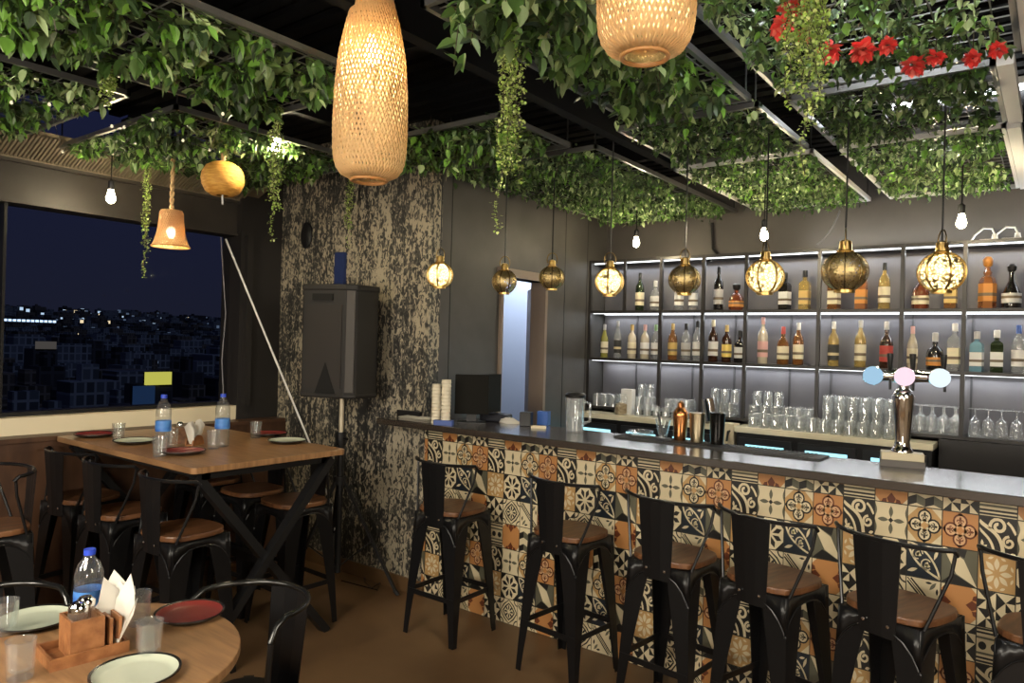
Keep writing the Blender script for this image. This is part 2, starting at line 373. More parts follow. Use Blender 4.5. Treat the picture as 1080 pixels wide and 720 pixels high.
def t_star():
    ly = [[(FULL, BLK)], [([(.5+.53*cos(R(22.5+45*k)), .5+.53*sin(R(22.5+45*k))) for k in range(8)], CRM)], []]
    for k in range(8):
        a = 22.5+45*k; d = .29; ly[2].append(([(.5+(d+u)*cos(R(a))-v*sin(R(a)), .5+(d+u)*sin(R(a))+v*cos(R(a))) for u, v in ((-.2, 0), (.02, .085), (.17, 0), (.02, -.085))], BLK))
    return ly
def t_vine():
    ly = [[(FULL, NVY)], []]
    ly[1] += stroke(bez((.04, .98), (.1, .55), (.35, .3), (.97, .06), 10), .06, CRM) + stroke(bez((.04, .98), (.5, .9), (.85, .55), (.97, .06), 10), .055, CRM)
    for cx, cy, a in ((.32, .68, 0), (.58, .40, 40)):
        ly[1] += stroke(arc(cx, cy, .15, a, a+280), .035, CRM) + [leaf(cx, cy, .2, .11, 60, CRM), leaf(cx+.03, cy-.02, .18, .1, -20, CRM)]
    ly[1] += [leaf(.18, .2, .32, .1, 20, CRM), leaf(.85, .72, .34, .09, 70, CRM), leaf(.75, .85, .2, .08, 10, CRM)]
    return ly
def t_hex(): return [[(FULL, OLV)], [([(.12, 1), (.62, .72), (1, .02), (.98, 0), (.42, .30), (.04, 1)], CRM), ([(0, .02), (.98, 0), (.34, .30)], BLK), ([(.12, 1), (.7, 1), (.64, .76)], BLK)]]
def t_pin():
    ly = [[(FULL, CRM)], []]
    for i in range(4):
        for j in range(4):
            x, y, h = i/4, j/4, .25
            t_ = [[(x, y), (x+h, y), (x, y+h)], [(x+h, y+h), (x, y+h), (x+h, y)], [(x, y), (x+h, y), (x+h, y+h)], [(x, y), (x+h, y+h), (x, y+h)]]
            ly[1].append((t_[(i % 2)*2+((i//2+j) % 2) if j % 2 else (1-i % 2)*2+((i+j//2) % 2)], BLK))
    return ly
def t_rosette():
    ly = [[(FULL, CRM)], []]
    for r_ in (.48, .33): ly[1] += stroke([(.5+r_*cos(R(45*k))*(1 if k % 2 == 0 else .8), .5+r_*sin(R(45*k))*(1 if k % 2 == 0 else .8)) for k in range(9)], .06, BLK)
    for k in range(8): ly[1].append(leaf(.5+.17*cos(R(45*k)), .5+.17*sin(R(45*k)), .22, .08, 45*k, BLK))
    for k in range(4): ly[1] += stroke(arc(round(.5+.5*cos(R(45+90*k))), round(.5+.5*sin(R(45+90*k))), .2, 180+90*k+4, 270+90*k-4, 5), .05, BLK)
    return ly
def t_diag():
    ly = [[(FULL, CRM)], []]
    for o_ in (-.10, .0, .10): ly[1] += stroke([(.04+max(0, o_), .96+min(0, o_)), (.96+min(0, o_), .04+max(0, o_))], .05 if o_ else .03, BLK)
    ly[1] += [leaf(.24, .2, .3, .1, 50, OLV), leaf(.14, .36, .2, .08, 80, BLK), leaf(.36, .12, .2, .08, 10, BLK), leaf(.78, .82, .3, .1, 50, OLV), leaf(.66, .9, .2, .07, 0, BLK), leaf(.9, .68, .2, .07, 90, BLK)]
    return ly
def t_orange(side):
    ly = [[(FULL, ORG)], []]; q = []
    for s_ in (0, 1):
        f = (lambda u, v: (u, v)) if s_ == 0 else (lambda u, v: (1-u, v))
        q += [([f(0, .42), f(.13, .36), f(.3, .5), f(.13, .64), f(0, .58)], BRN), ([f(0, .2), f(.1, .24), f(.13, .35), f(0, .36)], BRN), ([f(0, .8), f(.1, .76), f(.13, .65), f(0, .64)], BRN)]
        q += [([f(0, 0), f(.16, 0), f(0, .16)], CRM), ([f(0, 1), f(.16, 1), f(0, .84)], CRM)]
    ly[1] = q if side else [([(y, x) for x, y in p_], c) for p_, c in q]
    return ly
def t_stripes():
    ly = [[(FULL, CRM)], [], []]
    for y in (.04, .14, .82, .92): ly[1].append(([(0, y), (1, y), (1, y+.055), (0, y+.055)], BLK))
    ly[1].append(([(0, .26), (1, .26), (1, .74), (0, .74)], OLV)); ly[2].append(([(0, .32), (1, .32), (1, .68), (0, .68)], CRM))
    ly.append([disc(.17+.33*k, .5, .11, BLK) for k in range(3)])
    return ly
def t_cubes():
    ly = [[(FULL, CRM)], []]
    for i in range(2):
        for j in range(2):
            x, y = i*.5, j*.5
            ly[1] += [([(x, y), (x+.25, y+.1), (x+.25, y+.35), (x, y+.25)], BLK), ([(x+.25, y+.1), (x+.5, y), (x+.5, y+.25), (x+.25, y+.35)], OLV)]
    return ly
ROWS = [[t_scroll(), t_leaf4(), quatrefoil(GLD, CRM, BLK, GLD), quatrefoil(ORG, BLS, BRN, ORG)],
        [t_gold(), t_star(), t_vine(), t_hex()],
        [t_pin(), t_rosette(), t_diag(), t_orange(True)],
        [t_stripes(), t_orange(False), t_cubes(), t_pin()]]
TW, TH, TX, TZ = .12115, .1414, -3.137, .99
b = MB()
b.box(-3.155, 1.0, YM, YM+.06, 0, 1.06, 8)
for i in range(-1, 34):
    x0 = TX+i*TW
    for k in range(-1, 7):
        z0 = TZ-(k+1)*TH
        top = 1.0 if k >= 0 else (1.058-TZ)/TH
        if i < 0: fr = .78
        else: fr = 0
        for li, layer in enumerate(ROWS[k % 4][i % 4]):
            for poly, c in layer:
                pts = [(max(fr, min(.985, max(.015, p[0]))), min(.985, max(.015, p[1]))) for p in poly]
                if k < 0: pts = [(p[0], min(p[1], top)) for p in pts]
                vs = [(x0+p[0]*TW, YM-.0006-.00035*li, z0+p[1]*TH) for p in pts]
                b.add(vs, [tuple(range(len(vs)))], c)
BAR = thing('bar_counter', 'long bar counter with dark top and patchwork patterned tiles on its front', 'bar counter', (-1.4, 3.3, 0))
inv = Matrix.Translation((1.4, -3.3, 0))
b.xf(inv).build('tiled_front', TM, BAR)
TOPM = noise_mat('counter_top', (.026, .020, .016), (.036, .028, .023), 3, .27, 4)
TOPM.node_tree.nodes['Principled BSDF'].inputs['Coat Weight'].default_value = .7; TOPM.node_tree.nodes['Principled BSDF'].inputs['Coat Roughness'].default_value = .16; TOPM.node_tree.nodes['Principled BSDF'].inputs['Specular IOR Level'].default_value = .8
CF, CB, CZ = 3.18, 3.69, 1.10
MB().prism([(-3.47, CF), (1.0, CF), (1.0, CB), (-3.135, CB), (-3.135, YM-.005), (-3.47, YM-.005)], CZ-.038, CZ).xf(inv).build('countertop', TOPM, BAR, bevel=.004)
MB().box(-3.13, 1.0, YM+.06, 3.62, .0, 1.06).xf(inv).build('carcass', BLACK, BAR)

# ------------------------------------------------------------------ bar stools
def make_stool():
    r = thing('bar_stool', '-', 'bar stool')
    sz = .695
    pl = [(.155*cos(a)*(abs(cos(a))**-.0), 0) for a in (0,)]
    poly = []
    for k in range(32):
        a = 2*pi*k/32; c, s_ = cos(a), sin(a); q = (abs(c)**3.2+abs(s_)**3.2)**(-1/3.2); poly.append((.163*q*c, .158*q*s_))
    MB().prism(poly, sz-.026, sz).build('seat', WOODSEAT, r, bevel=.006)
    fr = MB()
    for k in range(4):   # apron sheet with an arch, one per side
        vs = []; n_ = 10
        for i in range(n_+1):
            u = -1+2*i/n_; x = u*.15; zt = sz-.028; zb = zt-.035-.11*abs(u)**3
            vs += [Vector((x, -.146, zt)), Vector((x*1.03, -.150, zb))]
        fs = [(2*i, 2*i+2, 2*i+3, 2*i+1) for i in range(n_)]
        mx = Matrix.Rotation(pi/2*k, 4, 'Z'); fr.add([mx @ v for v in vs], fs)
        rim = [mx @ vs[2*i+1] for i in range(n_+1)]; fr.tube(rim, .0045, 6)
    fr.box(-.14, .14, -.14, .14, sz-.034, sz-.028)
    fr.build('seat_frame', STEEL_BLACK, r, solid=.003)
    for sx, sy in ((-1, -1), (1, -1), (1, 1), (-1, 1)):
        lg = MB(); N = 7
        vs = []
        for i in range(N):
            u = i/(N-1); z = (sz-.03)*(1-u)
            cx = sx*(.148+.035*u); cy = sy*(.144+.035*u)
            w = .085*(1-u)**1.3*.95+.030; tk = .004
            # L-shaped folded sheet: outer corner at (cx,cy), flanges along the two sides
            vs += [(cx, cy, z), (cx-sx*w, cy, z), (cx-sx*w, cy-sy*tk, z), (cx-sx*tk, cy-sy*tk, z), (cx-sx*tk, cy-sy*w, z), (cx, cy-sy*w, z)]
        fs = []
        for i in range(N-1):
            for j in range(6): fs.append((i*6+j, i*6+(j+1) % 6, (i+1)*6+(j+1) % 6, (i+1)*6+j))
        fs += [tuple(range(6)), tuple((N-1)*6+j for j in range(6))]
        lg.add(vs, fs); lg.build('leg', STEEL_BLACK, r)
    ft = MB(); zf = .235; e_ = .165
    for a, c in (((-e_, -e_), (e_, -e_)), ((e_, -e_), (e_, e_)), ((e_, e_), (-e_, e_)), ((-e_, e_), (-e_, -e_))):
        ft.bar((*a, zf), (*c, zf), .006, .026)
    ft.build('footrest', STEEL_BLACK, r)
    # back: centre plate, two rods and the bowed top rail
    top = .945
    rail = [(.215*sin(t_)/sin(1.1), -.075-.095*(cos(t_)-cos(1.1))/(1-cos(1.1)), top) for t_ in [(-1.1+2.2*i/14) for i in range(15)]]
    rl = MB(); rl.tube([(rail[0][0], rail[0][1]+.02, top-.02)]+rail+[(rail[-1][0], rail[-1][1]+.02, top-.02)], .0085, 8); rl.build('back_rail', STEEL_BLACK, r)
    sp_ = MB(); vs = []; N = 6
    for i in range(N):
        u = i/(N-1); z = .605+(top-.605)*u; y = -.152-.018*u; hw = .066+.022*u
        vs += [(-hw, y, z), (-hw*.3, y-.006, z), (hw*.3, y-.006, z), (hw, y, z)]
    sp_.add(vs, [(i*4+j, i*4+j+1, (i+1)*4+j+1, (i+1)*4+j) for i in range(N-1) for j in range(3)])
    sp_ = sp_.build('back_plate', STEEL_BLACK, r, solid=.004)
    for x in (-.045, .045): MB().lathe([(.0065, 0), (.006, .003), (.0, .0045)], 8).xf(Matrix.Translation((x, -.163, .65)) @ Matrix.Rotation(pi/2, 4, 'X')).build('screw', CHROME, sp_)
    for s_ in (-1, 1):
        MB().tube([(s_*.215, -.062, top-.005), (s_*.205, -.07, .86), (s_*.150, -.125, sz-.03)], .0065, 8).build('back_rod', STEEL_BLACK, r)
    return r
stool0 = make_stool(); first = [True]
def put_stool(x, y, rz, label, group):
    if first[0]:
        first[0] = False; stool0.location = (x, y, 0); stool0.rotation_euler = (0, 0, R(rz)); stool0['label'] = label; stool0['group'] = group; return
    dup(stool0, None, (x, y, 0), R(rz), label, group)
G1 = 'bar stools along the tiled bar'
put_stool(-2.66, 3.02, 0, 'black metal bar stool at the far left end of the tiled bar', G1)
put_stool(-1.90, 3.04, -6, 'second black bar stool from the mural wall, standing alone with gaps both sides', G1)
put_stool(-1.34, 3.02, -6, 'third bar stool from the mural wall, left one of the close-set pair', G1)
put_stool(-.90, 2.99, -16, 'fourth bar stool from the mural wall, right one of the close-set pair', G1)
put_stool(-.44, 2.98, -20, 'fifth bar stool from the mural wall, in front of the beer tower', G1)
put_stool(.02, 3.02, -8, 'last bar stool at the right edge, partly cut off by the photo', G1)
G2 = 'bar stools around the high table'
put_stool(-4.33, 1.80, 8, 'stool on the near side of the high table, closest to the window', G2)
put_stool(-3.84, 1.79, 5, 'middle stool on the near side of the high table', G2)
put_stool(-3.27, 1.80, 3, 'near side stool at the high table corner, nearest the round table', G2)
put_stool(-3.42, 2.53, 178, 'far side stool under the high table, nearest the loudspeaker stand', G2)
put_stool(-3.84, 2.54, 180, 'middle stool on the far side of the high table', G2)
put_stool(-4.30, 2.54, 180, 'far side stool under the high table, closest to the window', G2)
put_stool(-3.92, 1.22, 172, 'stool with its back to the high table, cut off by the left edge', G2)

# ------------------------------------------------------------------ high table
HT = thing('high_table', 'high rectangular wooden table by the window set with plates', 'table', (-3.83, 2.18, 0))
def rrect(x0, x1, y0, y1, r_, n_=5):
    return [(cx+r_*cos(R(a0+90*i/n_)), cy+r_*sin(R(a0+90*i/n_))) for cx, cy, a0 in ((x1-r_, y1-r_, 0), (x0+r_, y1-r_, 90), (x0+r_, y0+r_, 180), (x1-r_, y0+r_, 270)) for i in range(n_+1)]
MB().prism(rrect(-.74, .74, -.44, .44, .03), .97, 1.0).build('tabletop', TABLEWOOD, HT, bevel=.003)
MB().box(-.68, .68, -.36, -.32, .93, .97).box(-.68, .68, .32, .36, .93, .97).box(-.68, -.62, -.36, .36, .93, .97).box(.62, .68, -.36, .36, .93, .97).build('apron', BLACK, HT)
for sx in (-.64, .66):
    for s_ in (-1, 1):
        MB().bar((sx+.012*s_, s_*.38, .95), (sx+.012*s_, -s_*.40, .0), .04, .055, up=(1, 0, 0)).build('leg', BLACK, HT)
MB().bar((-.64, 0, .47), (.66, 0, .47), .04, .04).build('stretcher', BLACK, HT)

# ------------------------------------------------------------------ round table and armchairs
RT = thing('round_table', 'round wooden dining table in the near left corner', 'table', (-2.05, .835, 0))
MB().prism([(.415*cos(2*pi*k/64), .415*sin(2*pi*k/64)) for k in range(64)], .715, .74).build('tabletop', TABLEWOOD, RT, bevel=.003)
MB().lathe([(.0, .715), (.16, .715), (.16, .70), (.035, .69), (.035, .03), (.25, .02), (.26, 0), (0, 0)], 28).build('pedestal', BLACK, RT)
def make_armchair():
    r = thing('armchair', '-', 'chair')
    sz = .45
    poly = [(.19*c*q, .185*s_*q) for c, s_, q in [(cos(2*pi*k/32), sin(2*pi*k/32), (abs(cos(2*pi*k/32))**3.5+abs(sin(2*pi*k/32))**3.5)**(-1/3.5)) for k in range(32)]]
    MB().prism(poly, sz-.02, sz).build('seat', STEEL_BLACK, r, bevel=.006)
    for sx, sy in ((-1, -1), (1, -1), (1, 1), (-1, 1)):
        MB().bar((sx*.155, sy*.15, sz-.02), (sx*.205, sy*.2, 0), .075, .035, 0, (sx, -sy, 0), .03, .022).build('leg', STEEL_BLACK, r)
    top = .775
    hoop = [(-.199, .055, top-.06), (-.197, .035, top-.02)]+[(.195*cos(R(180+180*i/20)), .0+.195*sin(R(180+180*i/20)), top) for i in range(21)]+[(.197, .035, top-.02), (.199, .055, top-.06)]
    MB().tube(hoop, .0095, 10).build('back_rail', mat('worn_metal', (.05, .05, .048), .25, .9), r)
    for s_ in (-1, 1): MB().tube([(s_*.199, .055, top-.06), (s_*.195, .06, .60), (s_*.175, .06, sz-.01)], .009, 8).build('arm_rod', STEEL_BLACK, r)
    vs = []; N = 6
    for i in range(N):
        u = i/(N-1); z = sz-.01+(top-sz+.01)*u; y = -.160-.030*u; hw = .075+.015*u
        vs += [(-hw, y, z), (-hw*.35, y-.008, z), (hw*.35, y-.008, z), (hw, y, z)]
    MB().add(vs, [(i*4+j, i*4+j+1, (i+1)*4+j+1, (i+1)*4+j) for i in range(N-1) for j in range(3)]).build('back_plate', STEEL_BLACK, r, solid=.004)
    return r
ac = make_armchair(); G3 = 'metal armchairs at the round table'
ac.location = (-2.0, 1.30, 0); ac.rotation_euler = (0, 0, R(185)); ac['label'] = 'black metal armchair with curved rail on the bar side of the round table'; ac['group'] = G3
dup(ac, None, (-2.54, .80, 0), R(268), 'black metal armchair behind the pale plate, at the window side of the round table', G3)
dup(ac, None, (-1.50, .79, 0), R(92), 'metal armchair nearest the camera at the round table, only its rail tip showing', G3)

# ------------------------------------------------------------------ tableware
RIM = mat('plate_black_rim', (.012, .011, .010), .25)
PW = mat('plate_pale_glaze', srgb(174, 179, 160), .25); PR = mat('plate_red_glaze', srgb(112, 40, 36), .33)
def plate(loc, face, label, r_=.108, group=None):
    o = MB().lathe([(.0, 0), (r_*.76, 0), (r_, .014), (r_*1.0, .019), (r_*.935, .0165)], 36, m=0).lathe([(r_*.935, .0165), (r_*.82, .007), (r_*.7, .0055), (0, .005)], 36, m=1).build('plate', [RIM, face], None, loc)
    return tag(o, label, 'plate', group)
def tumbler_mb(r_=.034, h=.095, n=20):
    return MB().lathe([(0, 0), (r_*.86, 0), (r_*.88, .004), (r_, h), (r_*.93, h), (r_*.8, .012), (0, .011)], n)
TUMB = MB().lathe([(0, 0), (.028, 0), (.0295, .004), (.0335, .092), (.0345, .095), (.0315, .095), (.030, .088), (.0265, .024), (.02, .018), (0, .017)], 20)
def glass_at(loc, label, group, scale=1, up=True, first_=[None]):
    if first_[0] is None: o = TUMB.build('tumbler', GLASS, None, loc); first_[0] = o
    else: o = first_[0].copy(); COL.objects.link(o); o.location = loc
    o.scale = (scale,)*3
    if not up: o.rotation_euler = (pi, 0, 0); o.location.z += .095*scale
    return tag(o, label, 'glass', group)
z1, z2 = 1.0, .74
GP = 'plates on the high table'
def P2(px, py, z): p = on(px, py, 2, z); return (p.x, p.y, z+.0006)
plate(P2(100, 460, z1), PR, 'dark red plate on the high table nearest the window', group=GP)
plate(P2(142, 467, z1), PW, 'pale plate with black rim on the near edge of the high table', group=GP)
plate(P2(193, 478, z1), PR, 'dark red plate at the near corner of the high table', group=GP)
plate(P2(284, 459, z1), PR, 'dark red plate behind the water bottle on the high table', group=GP)
plate(P2(303, 466.5, z1), PW, 'pale plate at the far right edge of the high table', group=GP)
GP2 = 'plates on the round table'
plate(P2(200, 650, z2), PR, 'glossy red plate with black rim on the round table', .100, GP2)
plate(P2(143, 714, z2), PW, 'pale plate with black rim at the near edge of the round table', .105, GP2)
plate(P2(36, 657, z2), PW, 'pale plate on the window side of the round table', .105, GP2)
GT = 'tumblers on the high table'
for px, py, lb in ((125, 464.5, 'clear glass tumbler beside the red plate near the window'), (168, 481, 'clear tumbler in front of the first water bottle on high table'),
                   (225, 473, 'clear tumbler left of the second water bottle on high table'), (269.5, 461.5, 'lone clear tumbler at the far side of the high table'), (181, 470, 'clear tumbler between the first bottle and the wooden box')):
    glass_at(P2(px, py, z1), lb, GT, 1.0)
GT2 = 'tumblers on the round table'
for px, py, lb in ((146, 658, 'clear tumbler farthest back on the round table behind the napkins'), (157, 692, 'clear tumbler beside the red plate on the round table'),
                   (5, 668, 'clear tumbler beside the pale plate at the left photo edge'), (21, 715, 'clear tumbler nearest the camera in front of the wooden caddy')):
    glass_at(P2(px, py, z2), lb, GT2, 1.0)
# water bottles
PET = glassy('bottle_plastic', (.93, .96, .98), base=.07, body=.05); BLUE = mat('blue_cap', srgb(40, 70, 190), .4); BLABEL = noise_mat('blue_label', srgb(40, 90, 170), srgb(90, 150, 215), 14, .4, 2)
def water_bottle(loc, label, h=.285):
    r_ = .038
    prof = [(0, 0), (r_*.9, 0), (r_, .01)]
    z = .02
    while z < h*.62:
        prof += [(r_, z), (r_*.95, z+.008)]; z += .017
    prof += [(r_, h*.64), (r_*.98, h*.72), (r_*.75, h*.83), (r_*.4, h*.90), (r_*.36, h*.95)]
    o = MB().lathe(prof, 24).build('water_bottle', PET, None, loc); tag(o, label, 'bottle', 'plastic water bottles')
    MB().lathe([(r_*.41, h*.935), (r_*.41, h), (0, h)], 16).build('cap', BLUE, o)
    MB().lathe([(r_*1.02, h*.34), (r_*1.02, h*.53)], 24).build('paper_label', BLABEL, o)
    return o
water_bottle(P2(171.5, 474, z1), 'plastic water bottle with blue label on the high table, the one nearer the window')
water_bottle(P2(234, 470.5, z1), 'plastic water bottle with blue label on the high table, the one nearer the mural')
water_bottle((-2.20, .935, z2), 'blue-capped plastic water bottle behind the wooden caddy on the round table', .24)
# napkin caddies
def napkin(bm, cx, cy, z, ang, h, w, lean):
    a = R(ang); d = Vector((cos(a), sin(a), 0)); q = Vector((-d.y, d.x, 0)); C = Vector((cx, cy, z))
    pts = [C-q*w*.25, C+q*w*.25, C+d*lean*.5+q*w*.5+Vector((0, 0, h*.6)), C+d*lean+q*w*.1+Vector((0, 0, h)), C+d*lean*.8-q*w*.55+Vector((0, 0, h*.75))]
    bm.add(pts, [(0, 1, 2, 3, 4)])
def shaker(parent_loc, label, sc=1.0):
    o = MB().lathe([(0, 0), (.016, 0), (.018, .02), (.016, .05)], 14).build('salt_shaker', GLASS, None, parent_loc); tag(o, label, 'shaker', 'glass shakers')
    o.scale = (sc,)*3
    MB().lathe([(.0165, .05), (.0165, .058), (.010, .066), (0, .067)], 14).build('lid', CHROME, o); return o
_a, _b, _c = on(72, 705, 2, .74), on(127, 690, 2, .74), on(47, 688, 2, .74)
ca = math.atan2(_b.y-_a.y, _b.x-_a.x); c0 = Vector(((_b.x+_c.x)/2, (_b.y+_c.y)/2, z2)); K = 1.25
cd = thing('condiment_caddy', 'carved wooden caddy on a tray in the middle of the round table', 'caddy', c0, ca); cd.scale = (K, K, K)
MB().box(-.075, .075, -.055, .055, 0, .008).box(-.075, -.069, -.055, .055, .008, .024).box(.069, .075, -.055, .055, .008, .024).box(-.069, .069, -.055, -.049, .008, .024).box(-.069, .069, .049, .055, .008, .024).build('tray', CARVED, cd)
MB().box(-.035, .030, -.04, -.034, .008, .085).box(-.035, .030, .034, .04, .008, .085).box(-.035, -.029, -.034, .034, .008, .085).box(.024, .030, -.034, .034, .008, .085).build('box', CARVED, cd)
bm_ = MB().box(.040, .046, -.04, .04, .008, .075).box(.058, .064, -.04, .04, .008, .075); bm_.build('napkin_slot', CARVED, cd)
mx = Matrix.Translation(c0) @ Matrix.Rotation(ca, 4, 'Z') @ Matrix.Scale(K, 4)
shaker(mx @ Vector((-.014, -.012, .04)), 'small glass shaker in the carved caddy, front one', 1.45)
shaker(mx @ Vector((.008, .016, .04)), 'small glass shaker in the carved caddy, rear one', 1.45)
nb = MB()
for k in range(7): napkin(nb, .051, -.03+.01*k, .012, 20+k*14-40, .085+.02*(k % 3), .05, .035)
napkin(nb, .05, 0, .012, 95, .12, .04, .03)
o = nb.build('napkins', WHITE, None, mx @ Vector((0, 0, 0)), ca, solid=.0012); o.scale = (K*1.1,)*3; tag(o, 'fan of white paper napkins in the round table caddy', 'napkins')
p = on(205, 469, 2, z1)
nh = thing('napkin_holder', 'round carved wooden napkin holder on the high table', 'napkin holder', (p.x, p.y, z1), R(-60))
for y in (-.02, .02): MB().prism([(.055*cos(pi*k/16), .055*sin(pi*k/16)) for k in range(17)], y-.004, y+.004, axis=1).build('side_panel', CARVED, nh)
MB().box(-.05, .05, -.02, .02, 0, .008).build('base', CARVED, nh)
nb = MB()
for k in range(6): napkin(nb, -.04+.016*k, -.008+.003*k, .01, 180 if k < 3 else 0, .125, .05, .02+.006*abs(k-2.5))
o = nb.xf(Matrix.Rotation(0, 4, 'Z')).build('napkins', WHITE, None, (p.x, p.y, z1), R(-60), solid=.0015); tag(o, 'white paper napkins standing in the round wooden holder on the high table', 'napkins')
p = on(190, 467, 2, z1)
bx = thing('wooden_box', 'small wooden condiment box between bottle and napkins on the high table', 'box', (p.x, p.y, z1), R(-40))
MB().box(-.035, .035, -.035, -.03, 0, .085).box(-.035, .035, .03, .035, 0, .085).box(-.035, -.03, -.03, .03, 0, .085).box(.03, .035, -.03, .03, 0, .085).box(-.03, .03, -.03, .03, 0, .006).build('body', CARVED, bx)
shaker((p.x-.005, p.y, z1+.05), 'small glass shaker standing in the wooden box on the high table')

# ------------------------------------------------------------------ loudspeaker on its stand
SPX, SPY = -3.62, 3.02
SPM = mat('speaker_plastic', (.008, .0066, .0055), .6); SPD = mat('speaker_grille', (.012, .009, .007), .65)
SK = thing('loudspeaker', 'large black loudspeaker on a tripod stand before the mural', 'speaker', (SPX, SPY, 1.235), R(20))
prof = [(-.195, -.17), (.105, -.17), (.165, -.13), (.215, .05), (.12, .17), (-.12, .17), (-.205, .02)]
MB().prism(prof, .02, .68).prism([(x*1.03, y*1.03) for x, y in prof], .66, .70).prism([(x*1.02, y*1.02) for x, y in prof], 0, .03).build('cabinet', SPM, SK, bevel=.01)
MB().box(-.165, .085, -.176, -.171, .06, .57).build('grille', SPD, SK)
MB().box(-.12, .02, -.181, -.172, .60, .64).build('handle', mat('handle_recess', (.001, .001, .001), .9), SK)  # raised slab, its black stands in for shade inside the slot
MB().prism([(-.09, .03), (.05, .03), (-.02, .22)], -.179, -.176, axis=1).build('horn_vent', mat('handle_recess', (.001, .001, .001), .9), SK)  # solid wedge, black colour in place of the dark vent opening
MB().prism([(.115, -.168), (.157, -.140), (.160, -.150), (.118, -.178)], .04, .66).build('corner_trim', mat('speaker_edge', (.040, .034, .028), .45), SK)
ST = thing('speaker_stand', 'black tripod stand holding up the loudspeaker', 'stand', (SPX, SPY, 0))
MB().tube([(0, 0, .72), (0, 0, 1.235)], .016, 12).build('upper_pole', mat('pale_pole', (.50, .44, .32), .35, .3), ST)
MB().tube([(0, 0, .12), (0, 0, .98)], .021, 12).build('lower_pole', BLACK, ST)
cl = MB().lathe([(.021, 0), (.033, 0), (.033, .08), (.021, .08)], 12, (0, 0, .93)).build('collar', BLACK, ST)
MB().tube([(.03, 0, .97), (.065, 0, .97)], .008, 8).build('knob', BLACK, cl)
MB().lathe([(.021, 0), (.04, .0), (.04, .05), (.021, .05)], 12, (0, 0, .68)).build('hub', BLACK, ST)
for a in (32, 152, 258):
    d_ = Vector((cos(R(a)), sin(R(a)), 0)); r_ = .42 if a < 60 else (.33 if a < 200 else .42)
    f_ = d_*(.37 if a != 152 else .30)
    if a == 32: f_ = Vector((.33, .20, 0))
    lg = MB().bar(Vector((0, 0, .70))+f_*.08, f_+Vector((0, 0, .012)), .028, .014).build('leg', BLACK, ST)
    MB().tube([f_*.97+Vector((0, 0, .03)), f_*1.03], .014, 8).build('rubber_foot', BLACK, lg)
    MB().bar(Vector((0, 0, .15)), f_*.55+Vector((0, 0, .325)), .016, .008).build('brace', BLACK, ST)
o = MB().tube([on(238, 252, 0, -4.66), on(328, 470, 1, 3.2), on(337, 500, 1, 3.16), on(349, 530, 1, 3.1), on(353, 556, 1, 3.1), on(346, 592, 1, 3.15), on(352, 622, 1, 3.12)], .0075, 6).build('hanging_cable', WHITEP)
tag(o, 'white cable running slantwise from the window beam down to the speaker stand', 'cable')
o = MB().tube([on(374, 592, 2, .02)+Vector((.1, 0, 0)), on(385, 614, 2, .006), on(392, 620, 2, .006), on(405, 612, 2, .006), on(412, 606, 2, .006), on(405, 600, 2, .012), on(398, 622, 2, .006), on(360, 612, 2, .006)], .004, 6).build('power_cable', BLACK)
tag(o, 'thin black cable coiled on the floor by the tripod foot', 'cable')
p = on(322, 248, 1, YM-.02); o = MB().lathe([(0, 0), (.07, 0), (.075, .012), (.06, .022), (0, .024)], 28).xf(Matrix.Rotation(pi/2, 4, 'X')).build('wall_disc', BLACK, None, (p.x, YM-.002, p.z)); o.scale = (.85, 1, 1.3); tag(o, 'black oval fitting on the mural high above the loudspeaker', 'wall fitting')
p = on(357, 284, 1, YM-.03); o = MB().prism(rrect(-.05, .05, -.12, .12, .012), -.012, .012, axis=1).build('blue_pouch', mat('blue_cloth', srgb(26, 44, 92), .7), None, (p.x, YM-.015, p.z)); tag(o, 'dark blue pouch hanging on the mural just above the loudspeaker', 'pouch')
o = MB().tube([on(233, 250, 0, -4.7), on(238, 330, 0, -4.7), on(234, 380, 0, -4.7), on(236, 425, 0, -4.7)], .004, 6).build('thin_cable', mat('grey_cable', (.2, .2, .22), .5)); tag(o, 'thin grey cable hanging straight down in front of the window', 'cable')

# ------------------------------------------------------------------ bottle shelves and back bar
SHY0, SHY1 = 5.24, 5.51
FRAME = mat('shelf_frame', (.020, .018, .018), .4); PANEL = noise_mat('shelf_back_panel', srgb(92, 91, 96), srgb(108, 107, 111), 2, .5, 4)
LEDM = emit('led_strip', (.93, .97, 1), 3)
SH = thing('bottle_shelf', 'long black framed bottle shelving lit by white LED strips', 'shelf', (-1.6, 5.4, 1.1))
iv = Matrix.Translation((1.6, -5.4, -1.1))
X0, X1 = -3.15, .75
ZS = [1.10, 1.502, 1.893, 2.312]
MB().box(X0, X1, SHY1-.012, SHY1, 1.1, 2.32).xf(iv).build('back_panel', PANEL, SH)
for z in ZS: MB().box(X0, X1, SHY0, SHY1-.012, z-.022 if z > 1.2 else z-.02, z).xf(iv).build('shelf_board', FRAME, SH)
for x in (-3.15, -2.504, -2.156, -1.829, -1.321, -.811, -.468, -.02, .4): MB().box(x-.012, x+.012, SHY0-.004, SHY0+.020, 1.1, 2.312).xf(iv).build('post', FRAME, SH)
for x in (-2.827,): MB().box(x-.01, x+.01, SHY0-.003, SHY0+.018, 1.893, 2.312).xf(iv).build('post', FRAME, SH)
for x in (-2.83, -2.33, -1.99, -1.575, -1.29, -.78, -.44): MB().box(x-.006, x+.006, SHY1-.022, SHY1-.012, 1.1, 1.88).xf(iv).build('rear_upright', mat('seam_grey', (.05, .05, .055), .5), SH)
